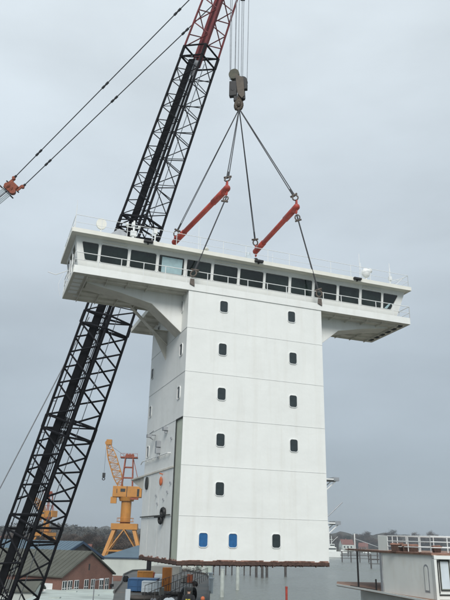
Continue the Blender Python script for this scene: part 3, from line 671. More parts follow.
# boom head
q = MB(); h0 = CC(65.2)
for s_ in (-.55, -.2, .2, .55): q.obox(h0+ww*s_+V((.1, 0, .4)), uu*1.3, V((0, 0, .8)), ww*.04)
cr('boom_head', q, M['redboom'])
q = MB()
for s_ in (-.38, 0, .38): q.tube(h0+ww*(s_-.08)+uu*.7+V((0, 0, .7)), h0+ww*(s_+.08)+uu*.7+V((0, 0, .7)), .7, 24)
cr('head_sheave', q, M['dark'])
q = MB(); q.tube((.9, 43.9, 57.1), (1.15, 43.8, 57.0), .12); q.box(.75, 1.15, 43.75, 43.95, 56.7, 56.95); q.tube((1.0, 43.85, 57), (1.0, 43.85, 65), .02); cr('limit_switch', q, M['dark'])
q = MB(); q.tube((.75, 43.85, 57.0), (.72, 43.85, 66), .02); cr('limit_switch_cord', q, M['rope'])

# pendants, equaliser bracket and pale arm end
EQ = V((-23.0, 60, 46.6))
tipA, tipB = CC(66)-ww*1.0, CC(66)+ww*1.0
bpy.context.view_layer.update()
eqA, eqB = EQ+V((.10, -.17, .99)), EQ+V((1.06, .19, .18))
for (a, c, lab) in ((eqA, V((1.6, 44.0, 64.4)), 'upper of the two straight pendant lines running to the boom head'), (eqB, V((2.2, 46.2, 63.6)), 'lower of the two straight pendant lines running to the boom head')):
    q = MB(); q.tube(a, c, .055, 6); d = c-a
    for t in (.12, .42, .72):
        p = a+d*t; dn = d.normalized()
        q.tube(p-dn*.45, p-dn*.12, .13, 6); q.tube(p+dn*.12, p+dn*.45, .13, 6); q.tube(p-dn*.15, p+dn*.15, .09, 6)
    q.tube(a, a+d.normalized()*.4, .14, 6)
    o = q.build('pendant_line', M['rope']); tag(o, lab, 'pendant line', 'pendant lines from the orange bracket')
eb = empty('equaliser_bracket', EQ, 0, 'orange-brown equaliser bracket with sheaves at the lower end of the pendant lines', 'bracket')
dl = V((-.72, 0, -.80)).normalized(); dp = V((.80, .3, -.68)).normalized(); dn = dl.cross(dp).normalized()
q = MB(); q.obox((0, 0, 0), dl*.62, dp*.62, dn*.28); q.obox(dl*.6, dl*.2, dp*.8, dn*.2); q.build('body', M['orange_brown'], eb, bevel=.12)
for s_ in (-.75, .85):
    q = MB(); q.obox(dl*-.55+dp*s_*.85, dl*.5, dp*.16, dn*.14); q.tube(dl*-1.0+dp*s_-dn*.25, dl*-1.0+dp*s_+dn*.25, .22, 10); q.build('clevis', M['orange_brown'], eb)
q = MB()
for k in (-.45, .0, .45): q.tube(dl*.35+dp*k-dn*.4, dl*.35+dp*k+dn*.4, .42, 16)
q.build('sheave', M['orange_brown'], eb)
q = MB(); q.tube(dl*.95-dp*1.35, dl*.95+dp*1.2, .09, 8); q.tube(-dp*1.1-dl*.1, dp*1.1-dl*.1, .09, 8); q.build('axle', M['dark'], eb)
eb.scale = (.82, .82, .82)
for k in range(7):  # bundle of thin tubes stands for the pale arm end below the bracket
    q = MB(); off = dp*(-.50+.165*k); q.tube(EQ+dl*.6+off, EQ+dl*16+off, .05 if k == 3 else .082, 6); o = q.build('arm_end_strand', M['rope' if k == 3 else 'cargo_white'])
    tag(o, ['uppermost', 'second', 'third', 'dark middle', 'fifth', 'sixth', 'lowest'][k]+' strand of the parallel bundle forming the pale arm end below the orange bracket', 'rope', 'strands of the pale arm end below the orange bracket')
q = MB(); q.tube((-19.3, 55, 12.6), (-11.6, 52, 29.5), .055, 6); o = q.build('haul_rope', M['steelgrey']); tag(o, 'single pale rope rising along the left edge of the black lattice boom', 'rope')
#SCENERY
# ------------------------------------------------------------------ trees
def tree_mesh(seed, h, spread, twigs, tri, ever=False):
    rnd = random.Random(seed); t = MB(); c = MB()
    tops = []
    def grow(p, d, L_, r, lv):
        q = p+d*L_; t.tube(p, q, r, 5 if lv < 2 else 4, r*.65, caps=False); tops.append((q, lv))
        if lv >= 3: return
        for k in range(3 if lv else 5):
            a = rnd.uniform(0, 6.28); s_ = rnd.uniform(.45, .95)*spread
            nd = (d+V((math.cos(a)*s_, math.sin(a)*s_, rnd.uniform(-.1, .4)))).normalized(); grow(p+d*L_*rnd.uniform(.55, 1), nd, L_*rnd.uniform(.55, .8), r*.55, lv+1)
    grow(V((0, 0, 0)), V((rnd.uniform(-.05, .05), 0, 1)), h*.36, h*.018, 0)
    pts = [p for p, lv in tops if lv >= 1]
    for i in range(twigs):
        p = rnd.choice(pts); o_ = V((rnd.gauss(0, 1), rnd.gauss(0, 1), rnd.gauss(0, .6)))*h*.05; p2 = p+o_
        if p2.z < h*.18: continue
        d = V((rnd.uniform(-1, 1), rnd.uniform(-1, 1), rnd.uniform(-.3, 1))).normalized()*tri*rnd.uniform(.6, 1.6); e = d.orthogonal().normalized()*tri*((.45 if ever else .2))*rnd.uniform(.5, 1.3)
        c.poly([p2, p2+d, p2+d*.4+e], [(0, 1, 2)])
    return t, c
protos = []
for k, (h, sp, tw, tri, ev) in enumerate([(14, 1.0, 2600, 1.0, 0), (17, .85, 2800, 1.05, 0), (11, 1.15, 2200, .9, 0), (13, .7, 1700, .9, 1), (19, .9, 3000, 1.1, 0)]):
    t_, c_ = tree_mesh(100+k, h, sp, tw, tri, ev)
    protos.append((t_, c_, ev, h))
kinds = ['bare brown tree', 'tall bare winter tree', 'low spreading bare tree', 'dark evergreen tree', 'wide bare grey-brown tree']
tmeshes = []
def place_tree(k, x, y, z, s, rz, label, group):
    root = empty('bare_tree' if not protos[k][2] else 'evergreen_tree', (x, y, z), rz, label, 'tree', group)
    if len(tmeshes) <= k or tmeshes[k] is None:
        while len(tmeshes) <= k: tmeshes.append(None)
        a = protos[k][0].build('trunk', M['bark'], root); c = protos[k][1].build('crown', M['ever'] if protos[k][2] else M['twigs'], root); tmeshes[k] = (a.data, c.data)
    else:
        for nme, me in zip(('trunk', 'crown'), tmeshes[k]):
            o = bpy.data.objects.new(nme, me); col.objects.link(o); o.parent = root
    root.scale = (s, s, s*random.uniform(.85, 1.1)); return root
rt = random.Random(5)
for i in range(84):
    y = rt.uniform(255, 430); x = -y*.36+rt.random()*y*.33
    k = rt.choice([0, 1, 2, 4, 0, 3, 1]); place_tree(k, x, y, 0, rt.uniform(.7, 1.05), rt.uniform(0, 6), kinds[k]+' in the wood behind the quay sheds', 'trees behind the quay sheds')
for i in range(70):
    x = rt.uniform(95, 330); y = 915+x*.22+rt.uniform(0, 60)
    k = rt.choice([0, 1, 2, 4, 3, 1]); place_tree(k, x, y, .3, rt.uniform(1.1, 1.75), rt.uniform(0, 6), kinds[k]+' on the far river bank', 'trees on the far river bank')
def ordinal_labels(group, tail):
    ones = ['', 'first', 'second', 'third', 'fourth', 'fifth', 'sixth', 'seventh', 'eighth', 'ninth', 'tenth', 'eleventh', 'twelfth', 'thirteenth', 'fourteenth', 'fifteenth', 'sixteenth', 'seventeenth', 'eighteenth', 'nineteenth']
    tens = {2: 'twenty', 3: 'thirty', 4: 'forty', 5: 'fifty', 6: 'sixty', 7: 'seventy', 8: 'eighty'}; tth = {2: 'twentieth', 3: 'thirtieth', 4: 'fortieth', 5: 'fiftieth', 6: 'sixtieth', 7: 'seventieth', 8: 'eightieth'}
    L_ = sorted([o for o in bpy.data.objects if o.parent is None and o.get('group') == group], key=lambda o: o.location.x/max(1, o.location.y))
    for i, o in enumerate(L_):
        k = i+1; w = ones[k] if k < 20 else (tth[k//10] if k % 10 == 0 else tens[k//10]+'-'+ones[k % 10]); o['label'] = o['label'].split(' in the ')[0].split(' on the ')[0]+', '+w+' from the left '+tail
ordinal_labels('trees behind the quay sheds', 'in the wood behind the sheds'); ordinal_labels('trees on the far river bank', 'on the far river bank')
# far woodland: one mass of small leaning leaf clumps over low ground
b = MB(); rw = random.Random(9)
for i in range(42000):
    y = rw.choice([1010, 1060, 1120, 1200, 1290, 1400])+rw.uniform(-25, 25); x = rw.uniform(-560, 640)
    hh = 21+2.5*math.sin(x*.013+y)+3*math.sin(x*.041+y*.3)+2.2*math.sin(x*.13)+(y-1010)*.016
    z = .3+hh*.86*(rw.random()**.8); s_ = rw.uniform(1.2, 2.5)*(1.25-.6*z/hh)
    d = V((rw.uniform(-1, 1), rw.uniform(-1, 1), rw.uniform(-.6, 1))).normalized()*s_*1.6; e = V((rw.uniform(-1, 1), rw.uniform(-1, 1), rw.uniform(-1, 1))).normalized()*s_
    b.poly([(x, y, z), V((x, y, z))+d, V((x, y, z))+e], [(0, 1, 2)])
for yc in (1030, 1130, 1260, 1400):
    xs_ = [-560+8*i for i in range(151)]; pts = []
    for x in xs_:
        hh = (21+2.5*math.sin(x*.013+yc)+3*math.sin(x*.041+yc*.3)+2.2*math.sin(x*.13)+(yc-1010)*.016)*rw.uniform(.80, .93); pts.append((x, hh))
    n_ = len(pts); vv = [(x, yc-10, .2) for x, h in pts]+[(x+rw.uniform(-3, 3), yc-8, h*.8) for x, h in pts]+[(x, yc+rw.uniform(-3, 3), h) for x, h in pts]+[(x, yc+10, .2) for x, h in pts]
    b.poly(vv, [(r_*n_+i, r_*n_+i+1, (r_+1)*n_+i+1, (r_+1)*n_+i) for r_ in range(3) for i in range(n_-1)])
tag(b.build('far_woodland', M['wood']), 'dark far-off wood along the horizon', 'woodland', kind='stuff')
b = MB()
for i in range(11000):
    y = rw.uniform(560, 740); x = rw.uniform(-y*.42, -y*.09)
    z = .3+(15+4*math.sin(x*.03)+2*math.sin(x*.11))*(rw.random()**.6); s_ = rw.uniform(1.0, 2.4)
    d = V((rw.uniform(-1, 1), rw.uniform(-1, 1), rw.uniform(-.6, 1))).normalized()*s_*1.6; e = V((rw.uniform(-1, 1), rw.uniform(-1, 1), rw.uniform(-1, 1))).normalized()*s_
    b.poly([(x, y, z), V((x, y, z))+d, V((x, y, z))+e], [(0, 1, 2)])
tag(b.build('hedgerow_woodland', M['wood']), 'bushy wood on the near bank beyond the sheds', 'woodland', kind='stuff')

# ------------------------------------------------------------------ buildings
def gable(name, loc, rz, Lx, Wy, he, hr, wallm, roofm, label, ov=.35, fasc=None, cat='building', grp=None):
    """ridge along local x; gable end at x = 0 faces local -x"""
    root = empty(name, loc, rz, label, cat, grp); q = MB()
    q.prism([(0, 0, 0), (0, Wy, 0), (0, Wy, he), (0, Wy/2, hr), (0, 0, he)], (Lx, 0, 0)); q.build('wall', wallm, root)
    q = MB(); sl = (hr-he)/(Wy/2)
    for s_ in (0, 1):
        y0, y1 = (-ov, Wy/2) if s_ == 0 else (Wy+ov, Wy/2); z0 = he-sl*ov
        q.prism([(-ov, y0, z0+.06), (-ov, y1, hr+.06), (-ov, y1, hr+.26), (-ov, y0, z0+.26)], (Lx+2*ov, 0, 0))
    if Lx > 10 and he > 5.3:
        k = 0
        while k*.9 < Lx+ov:
            x = -ov+.2+k*.9; k += 1
            for y0, y1 in ((-ov, Wy/2), (Wy+ov, Wy/2)): z0 = he-sl*ov+.262; q.prism([(x, y0, z0), (x, y1, hr+.262), (x, y1, hr+.32), (x, y0, z0+.06)], (.09, 0, 0))
    q.build('roof', roofm, root)
    if fasc:
        q = MB(); h_ = .55
        for s_ in (0, 1):
            y0 = -ov if s_ == 0 else Wy+ov; z0 = he-sl*ov
            q.prism([(-ov-.06, y0, z0+.3), (-ov-.06, Wy/2, hr+.3), (-ov-.06, Wy/2, hr+.3-h_), (-ov-.06, y0, z0+.3-h_)], (.05, 0, 0))
        q.box(-ov, Lx+ov, -ov-.06, -ov-.01, he-sl*ov-.3, he-sl*ov+.3); q.build('fascia', fasc, root)
    return root
def bwin(root, x, y, z, w, h, axis='y', n=2):
    q = MB(); t = .05
    if axis == 'x': q.box(x-.05, x, y, y+w, z, z+h); f = q.build('window', M['rail'], root)
    else: q.box(x, x+w, y-.05, y, z, z+h); f = q.build('window', M['rail'], root)
    q = MB()
    for i in range(n):
        a, c = w*i/n+.07, w*(i+1)/n-.07
        for z0, z1 in ((z+.07, z+h*.5-.04), (z+h*.5+.04, z+h-.07)):
            if axis == 'x': q.box(x-.06, x-.051, y+a, y+c, z0, z1)
            else: q.box(x+a, x+c, y-.06, y-.051, z0, z1)
    q.build('pane', M['pane_dark'], f)
# brick workshop: gable end faces the viewer's right
br = gable('brick_workshop', (-17.3, 112.5, 0), R(180+18), 26, 12.2, 6.2, 9.4, M['brick'], M['green_roof'], 'red-brown brick workshop with a grey-green roof and tall windows in its gable', ov=.4)
br.location = (-17.2, 113, 0); br.rotation_euler = (0, 0, R(152))
# in its local frame the gable end is x=0 and spans local y from 0 to 12.2
for y in (.9, 2.3, 4.4, 6.0, 8.3, 9.8, 11.0):
    if y < 11.2: bwin(br, 0, y, 3.6, 1.0, 2.0, 'x')
q = MB(); q.box(-.03, 0, 5.95, 6.25, 6.9, 7.8); q.build('gable_slit', M['interior'], br)
for x in (1.6, 5.5, 14, 18): bwin(br, x, 12.26, 3.0, 1.6, 2.2, 'y')
q = MB(); q.box(-.5, -.05, .1, .5, 4.3, 4.7); q.build('wall_lamp', M['dark'], br)
q = MB(); q.tube((-.1, .05, .2), (-.1, .05, 5.7), .09); q.build('downpipe', M['steelgrey'], br)
# flat-roofed annex in front of it
fr = empty('flat_roof_annex', (-16.4, 80, 0), R(0), 'low annex with a stained pale flat roof in front of the brick workshop', 'building')
q = MB(); q.prism([(-6.5, 3, 0), (2.6, 3, 0), (3.2, 26, 0), (-8.5, 24, 0)], (0, 0, 4.1)); q.build('wall', M['brick'], fr)
q = MB(); q.prism([(-6.8, 2.7, 4.1), (2.9, 2.7, 4.1), (3.5, 26.3, 4.1), (-8.8, 24.3, 4.1)], (0, 0, .3)); q.build('roof', M['pale_roof'], fr)
for x, y in ((-5, 9), (-1, 14), (0, 20), (-5, 19)):
    q = MB(); q.box(x, x+1.4, y, y+.9, 4.4, 4.55); q.build('roof_light', M['pale_roof'], fr)
q = MB(); q.box(-7.0, 3.1, 2.62, 2.69, 4.0, 4.5); q.build('fascia', M['concrete'], fr)
lb = gable('small_lean_to', (-24.2, 74, 0), R(0), 6.8, 5.5, 3.2, 4.2, M['brick'], M['green_roof'], 'dark little brick outbuilding at the bottom edge below the pale flat roof', cat='building')
# white garage seen through the boom
gr = gable('white_garage', (-29.2, 92, 0), R(0), 5.0, 5.0, 4.9, 5.9, M['shed_white'], M['green_roof'], 'small white garage seen through the foot of the lattice boom', cat='building')
# blue roofed hall behind the brick workshop
bh = gable('blue_roof_hall', (-27.3, 160, 0), R(157), 42, 17, 7.2, 10.4, M['timber'], M['blue_roof'], 'dark hall with a slate-blue roof and deep blue fascia behind the brick workshop', ov=.5, fasc=M['blue_fascia'])
# white shed with blue roof
ws = empty('white_blue_shed', (-33.4, 197, 0), R(4), 'long white shed with a blue hipped roof below the portal crane', 'building')
q = MB(); q.box(0, 27, 0, 18, 1.4, 6.2); q.build('wall', M['shed_white'], ws)
q = MB(); q.box(-.02, 27.02, -.02, 18.02, 0, 1.4); q.build('brick_plinth', M['brick'], ws)
q = MB(); q.poly([(-.4, -.4, 6.2), (27.4, -.4, 6.2), (27.4, 18.4, 6.2), (-.4, 18.4, 6.2), (9.5, 9, 9.4), (22, 9, 9.4)], [(0, 1, 5, 4), (1, 2, 5), (2, 3, 4, 5), (3, 0, 4), (3, 2, 1, 0)]); q.build('roof', M['blue_roof'], ws)
q = MB(); q.box(-.5, 27.5, -.48, -.40, 5.95, 6.25); q.build('gutter', M['blue_fascia'], ws)
ps = empty('pale_green_shed', (-19.0, 203, 0), R(3), 'long pale green shed seen through the gap under the hanging deckhouse', 'building')
q = MB(); q.box(0, 17, 0, 12, 0, 5.2); q.build('wall', M['shed_green'], ps)
q = MB(); q.box(-.3, 17.3, -.3, 12.3, 5.2, 5.45); q.build('roof', M['pale_roof'], ps)
for x in (2.5, 8, 13):
    q = MB(); q.box(x, x+2.4, -.06, 0, 0, 3.2); q.build('shed_door', M['steelgrey'], ps)
# red roofed house and a few more beyond
def house(loc, rz, s_, label, grp=None, wall='shed_white', roof='red_roof'):
    h = gable('red_roof_house', loc, R(rz), 11*s_, 8*s_, 5.2*s_, 9.2*s_, M[wall], M[roof], label, cat='house', grp=grp)
    for x in (1.5, 4.6, 7.7): 
        q = MB(); q.box(x*s_, (x+1.4)*s_, -.04, 0, 2.4*s_, 3.9*s_); q.build('window', M['pane_dark'], h)
        q = MB(); q.box(x*s_, (x+1.4)*s_, 8*s_, 8*s_+.04, 2.4*s_, 3.9*s_); q.build('window', M['pane_dark'], h)
    q = MB(); q.box(5*s_, 5.7*s_, 4.4*s_, 5.1*s_, 8.4*s_, 10.2*s_); q.build('chimney', M['brick'], h)
    return h
house((-56, 240, 0), -12, .95, 'red-roofed white house standing between the boom and the bare trees')
house((161, 897, 0), 10, 1.5, 'red-tiled house on the far bank just right of the hanging deckhouse')
house((186, 915, 0), -20, 1.1, 'small red-roofed house on the far bank among bare trees', None, 'brick')
house((-118, 360, 0), 30, 1.1, 'reddish house far left beyond the boom foot', None, 'brick')
mast = MB(); mast.tube((-128, 900, 0), (-128, 900, 31), .5, 6, .2); mast.box(-129.2, -126.8, 899, 901, 20, 21.5); o = mast.build('radio_mast', M['steelgrey']); tag(o, 'thin radio mast on the horizon left of the portal crane', 'mast')
# lamp posts on the quay
def lamp_post(x, y, h, lab):
    r = empty('lamp_post', (x, y, 0), 0, lab, 'lamp post', 'lamp posts by the sheds'); q = MB(); q.tube((0, 0, 0), (0, 0, h), .09, 8, .05); q.build('pole', M['steelgrey'], r)
    q = MB(); q.tube((0, 0, h), (.7, 0, h+.15), .04); q.build('arm', M['steelgrey'], r); q = MB(); q.sphere((.8, 0, h+.1), .22, sc=(1.3, .8, .5)); q.build('lamp', M['cargo_white'], r)
lamp_post(-14.6, 82.5, 7.0, 'slim lamp post rising before the pale flat roof'); lamp_post(-13.2, 150, 7.5, 'slim lamp post beside the white shed')

# ------------------------------------------------------------------ portal cranes
def portal_crane(loc, rz, label, jib_ang=70, jl=14.6, full=True):
    r = empty('portal_crane', loc, rz, label, 'crane', 'ochre portal cranes on the quay'); Yc = M['yellow']
    def beam(q, a, c, w=.35): q.tube(a, c, w, 4)
    for sx in (-1, 1):
        for sy in (-1, 1):
            q = MB(); q.tube((sx*7.6, sy*5.2, 0), (sx*3.0, sy*2.6, 14.4), .62, 4, .75); q.box(sx*7.6-1.1, sx*7.6+1.1, sy*5.2-.6, sy*5.2+.6, 0, 1.0); q.build('leg', Yc, r)
    q = MB(); q.box(-4.0, 4.0, -3.6, 3.6, 14.4, 16.2); q.build('portal_platform', Yc, r)
    q = MB()
    for sx in (-1, 1): beam(q, (sx*5.2, -4.6, 4), (sx*5.2, 4.6, 4), .3)
    for sy in (-1, 1): beam(q, (-5.0, sy*3.9, 8), (5.0, sy*3.9, 8), .28); beam(q, (-4.4, sy*4, 8), (0, sy*3.4, 14.4), .2); beam(q, (4.4, sy*4, 8), (0, sy*3.4, 14.4), .2)
    q.build('portal_bracing', Yc, r)
    q = MB(); q.tube((0, 0, 16.2), (0, 0, 23.2), 1.6, 20); q.tube((0, 0, 23.2), (0, 0, 24.4), 2.2, 20, 2.6); q.build('column', Yc, r)
    q = MB(); q.ring((0, 0, 17.9), (0, 0, 1), 2.6, .08, 20, 5)
    for i in range(12): a = i*math.pi/6; q.tube((2.6*math.cos(a), 2.6*math.sin(a), 16.9), (2.6*math.cos(a), 2.6*math.sin(a), 17.9), .05, 4)
    q.tube((0, 0, 16.75), (0, 0, 16.9), 2.7, 20); q.build('gallery', Yc, r)
    q = MB(); q.box(-4.4, 4.6, -2.2, 2.2, 24.4, 27.8); q.build('machinery_house', Yc, r, bevel=.1)
    q = MB(); q.box(-3.2, -3.0, -2.24, -2.2, 25.6, 26.9); q.box(-2.0, -.5, -2.24, -2.2, 26, 27); q.box(3.2, 3.9, -2.24, -2.2, 24.6, 27); q.box(-.1, .1, -2.23, -2.2, 24.4, 27.8); q.build('house_window', M['interior'], r)
    q = MB(); q.box(1.2, 3.8, -2.9, -2.25, 23.6, 24.2); q.build('cab_floor', M['orange_brown'], r)
    q = MB(); q.box(-4.9, -3.1, -1.9, -.3, 22.4, 24.39); q.build('operator_cab', Yc, r)
    # A-frame
    q = MB()
    for sy in (-1, 1):
        beam(q, (-1.9, sy*1.5, 27.8), (-1.3, sy*1.1, 37.0), .24); beam(q, (1.5, sy*1.5, 27.8), (1.1, sy*1.1, 37.0), .24); beam(q, (-1.75, sy*1.4, 30.6), (1.4, sy*1.4, 30.6), .18); beam(q, (-1.5, sy*1.3, 34), (1.25, sy*1.3, 34), .18)
    beam(q, (3.8, 0, 27.8), (1.2, 0, 37.0), .14); beam(q, (-1.5, -1.2, 34), (-1.5, 1.2, 34), .15); beam(q, (1.25, -1.2, 34), (1.25, 1.2, 34), .15)
    q.build('a_frame', M['orange_brown'], r)
    q = MB(); q.box(-2.9, 2.6, -1.4, 1.4, 37.0, 37.4)
    for x in (-2.9, -1.8, -.8, .2, 1.2, 2.5): q.tube((x, -1.4, 37.4), (x, -1.4, 38.5), .07, 4)
    for x in (-.9, 0, .9): q.tube((x, -.3, 37.9), (x, .3, 37.9), .55, 12)
    q.tube((-2.9, -1.4, 38.4), (2.5, -1.4, 38.4), .06, 4); q.build('head_platform', M['orange_brown'], r)
    # lattice jib leaning away to the left
    a0 = V((-2.2, 0, 27.8)); ja = R(jib_ang); d = V((-math.cos(ja), 0, math.sin(ja))); p = V((math.sin(ja), 0, math.cos(ja)))
    q = MB(); n = 12
    def J(k, a, c): f_ = k/n; w = (1.35 if f_ < .7 else 1.35-(f_-.7)*2.4)*min(1, .5+f_*2.2); return a0+d*jl*f_+p*a*w+V((0, c*w, 0))
    for a in (-1, 1):
        for c in (-1, 1):
            for k in range(n): q.tube(J(k, a, c), J(k+1, a, c), .15, 4)
    for k in range(n):
        s_ = 1 if k % 2 else -1
        for c in (-1, 1): q.tube(J(k, -s_, c), J(k+1, s_, c), .11, 4)
        for a in (-1, 1): q.tube(J(k, a, -s_), J(k+1, a, s_), .11, 4)
        q.tube(J(k, -1, -1), J(k, 1, -1), .09, 4); q.tube(J(k, -1, 1), J(k, 1, 1), .09, 4)
    q.build('jib', M['yellow'], r)
    tip = a0+d*jl; q = MB(); q.tube(tip+V((-.2, -.8, .3)), tip+V((-.2, .8, .3)), .8, 14); q.box(tip.x-.6, tip.x+1.1, -.9, .9, tip.z-.3, tip.z+1.4); q.build('jib_head', M['yellow'], r)
    q = MB(); hx = tip.x-.6; q.tube((hx, 0, tip.z), (hx, 0, 32 if full else 20), .05, 4); q.build('hoist_line', M['rope'], r)
    q = MB(); q.box(hx-.45, hx+.45, -.3, .3, 30.6, 32.0); q.ring((hx, 0, 30.1), (0, 1, 0), .4, .13); q.build('hook', M['dark'], r)
    q = MB(); q.tube(tip, (-1, 0, 37.3), .06, 4); q.build('luffing_line', M['rope'], r)
    return r
portal_crane((-29.6, 212, 0), R(4), 'ochre portal slewing crane with raised lattice jib beside the hanging deckhouse').scale = (1, 1, .96)
c2 = portal_crane((-76.5, 300, 0), R(-25), 'ochre portal crane farther off, seen through the black lattice boom', jib_ang=40, jl=12)
c2.scale = (.86, .86, .78)

# ------------------------------------------------------------------ ship under the load: deck with equipment
SZ = 8.0
hullr = empty('work_ship', (-8, 60, 0), 0, 'dark cluttered ship deck below the hanging deckhouse, beside the water', 'ship')
q = MB()
outl = [(-4.6, 24), (-1.0, 24), (-.6, 34), (-.8, 70), (-1.4, 80), (-4.0, 87), (-8, 88), (-10.4, 84), (-10.2, 75), (-8.6, 62), (-7.7, 52), (-6.0, 40)]
q.prism([(x+8, y-60, WZ-.5) for x, y in outl], (0, 0, SZ-WZ+.5)); q.build('hull', [M['deckgrey']], hullr)
q = MB()
for (x0, y0), (x1, y1) in zip(outl[1:10], outl[2:11]):
    d = V((x1-x0, y1-y0, 0)); nrm = V((-d.y, d.x, 0)).normalized()*.06; q.obox(((x0+x1)/2+8, (y0+y1)/2-60, SZ+.09), d/2, nrm, (0, 0, .1))
q.build('gunwale', M['deckgrey'], hullr)
def wrail(name, pts, z, h, step, mt, parent, mids=1, r=.03, org=V((0, 0, 0))):
    q = MB()
    for a, c in zip(pts, pts[1:]):
        a, c = V((*a, z))-org, V((*c, z))-org; L_ = (c-a).length; n = max(1, int(L_/step))
        for k in range(n+1): p = a+(c-a)*k/n; q.tube(p, p+V((0, 0, h)), r, 5)
        for j in range(mids+1): hh = V((0, 0, h*(j+1)/(mids+1))); q.tube(a+hh, c+hh, r, 5)
    return q.build(name, mt, parent)
wrail('deck_rail', [(-3.6, 40), (-2.6, 52), (-1.1, 70)], SZ+.1, 1.05, 1.8, M['timber'], hullr, 1, .022, V((-8, 60, 0)))
wrail('deck_rail', [(-4.6, 44), (-3.6, 56), (-2.2, 74)], SZ+.1, 1.0, 2.2, M['timber'], hullr, 1, .02, V((-8, 60, 0)))
q = MB(); q.box(.2, 3.4, 18, 27.5, SZ, SZ+.7); q.box(0, 3.6, 17.8, 18, SZ, SZ+.9); q.build('hatch_cover', M['concrete'], hullr)
# small gear on the deck
def crate(name, loc, rz, w, d_, h, mt, label, cat='crate', grp=None, ribs=3):
    r = empty(name, loc, rz, label, cat, grp); q = MB(); q.box(-w/2, w/2, -d_/2, d_/2, .1, h); q.build('body', mt, r, bevel=.03)
    q = MB(); q.box(-w/2-.04, w/2+.04, -d_/2-.04, d_/2+.04, h, h+.08); q.build('lid', mt, r)
    q = MB()
    for i in range(ribs+1): x = -w/2+w*i/ribs; q.box(x-.04, x+.04, -d_/2-.04, -d_/2, .1, h)
    q.box(-w/2, w/2, -d_/2-.03, -d_/2, h*.5-.04, h*.5+.04); q.build('rib', mt, r)
    q = MB(); 
    for sx in (-1, 1): q.box(sx*w*.38-.12, sx*w*.38+.12, -d_/2, d_/2, 0, .1)
    q.build('skid', M['dark'], r); return r
crate('tool_container', (-5.75, 54, SZ), R(-4), 2.7, 1.7, 1.05, M['blue_paint'], 'blue deck container behind the white box at the ship edge', 'container').scale = (.78, 1, .85)
crate('storage_box', (-5.0, 52.6, SZ), R(-4), 1.3, .8, .78, M['cargo_white'], 'white storage box standing before the blue deck container', 'box')
crate('ochre_box', (-6.0, 57.2, SZ), R(3), 1.2, .9, 1.25, M['yellow'], 'small ochre box behind the blue deck container', 'box')
oc = empty('control_cabinet', (-4.05, 54.6, SZ), R(-6), 'tall orange machinery cabinet beside the blue deck container', 'cabinet')
q = MB(); q.box(-.32, .36, -.3, .3, .06, 1.75); q.build('body', M['orange_paint'], oc, bevel=.03)
q = MB(); q.box(-.30, -.0, -.315, -.3, .15, 1.6); q.box(.03, .32, -.315, -.3, .15, 1.6); q.build('door', M['orange_paint'], oc)
q = MB(); q.box(-.04, -.01, -.35, -.315, .8, 1.0); q.build('handle', M['dark'], oc)
ow = empty('deck_winch', (-4.75, 56, SZ), 0, 'orange and white winch between the ochre box and the orange cabinet', 'winch')
q = MB(); q.box(-.5, .5, -.3, .3, 0, .25); q.box(-.5, -.38, -.3, .3, .25, 1.3); q.box(.38, .5, -.3, .3, .25, 1.3); q.build('frame', M['orange_brown'], ow)
q = MB(); q.tube((-.38, 0, .85), (.38, 0, .85), .34, 18); q.build('drum', M['cargo_white'], ow)
bp = empty('black_post', (-7.15, 71, SZ), 0, 'thick black post standing under the left end of the cut lower edge', 'post')
q = MB(); q.tube((0, 0, 0), (0, 0, 2.35), .24, 12); q.build('shaft', M['dark'], bp); q = MB(); q.tube((0, 0, 0), (0, 0, .12), .45, 12); q.build('foot', M['dark'], bp)
# pipe rack and posts
for i, (x, y, rz) in enumerate(((-4.6, 47, .1), (-6.6, 62, .25), (-3.4, 50, .9))):
    q = MB()
    for k in range(6): q.tube((x-1.4+.02*k, y+.22*k, SZ+.12+.03*(k % 2)), (x+1.4, y+.22*k+rz, SZ+.12+.03*(k % 2)), .09, 8)
    o = q.build('pipe_stack', M['timber' if i % 2 == 0 else 'steelgrey']); tag(o, ['dark pipes lying in front of the white storage box', 'grey pipes lying on the deck behind the ochre box', 'dark pipes lying below the orange cabinet'][i], 'pipes')
rd = random.Random(3)
cols_ = ['dark', 'timber', 'rust', 'steelgrey', 'concrete', 'dark', 'orange_light', 'cargo_white']
names_ = {'dark': 'black', 'timber': 'dark timber', 'rust': 'rusty', 'steelgrey': 'grey steel', 'concrete': 'pale concrete', 'orange_light': 'orange-red', 'cargo_white': 'white'}
for i in range(34):
    y = rd.uniform(38, 66); x = rd.uniform(-.135*y, -.03*y)
    if -7.3 < x < -3.6 and 51.5 < y < 58: continue
    if x > -.06*y and y < 46: continue
    k = rd.choice(cols_); w = rd.uniform(.25, .8); h = rd.uniform(.25, .85)
    lab = ''
    if rd.random() < .5:
        r = empty('gear_box', (x, y, SZ), rd.uniform(0, 3), 'gear', 'gear', 'loose gear on the ship deck'); q = MB(); q.box(-w/2, w/2, -w*.35, w*.35, .06, h); q.build('body', M[k], r, bevel=.02); q = MB(); q.box(-w/2+.05, w/2-.05, -w*.36, w*.36, 0, .06); q.build('skid', M['dark'], r)
    else:
        r = empty('cable_drum', (x, y, SZ), rd.uniform(0, 3), 'gear', 'gear', 'loose gear on the ship deck'); q = MB(); q.tube((-w*.3, 0, h*.5), (w*.3, 0, h*.5), h*.32, 14); q.build('core', M['dark'], r)
        q = MB(); q.tube((-w*.36, 0, h*.5), (-w*.3, 0, h*.5), h*.5, 16); q.tube((w*.3, 0, h*.5), (w*.36, 0, h*.5), h*.5, 16); q.build('flange', M[k], r)
gl = sorted([o for o in bpy.data.objects if o.get('group') == 'loose gear on the ship deck'], key=lambda o: o.location.x/o.location.y)
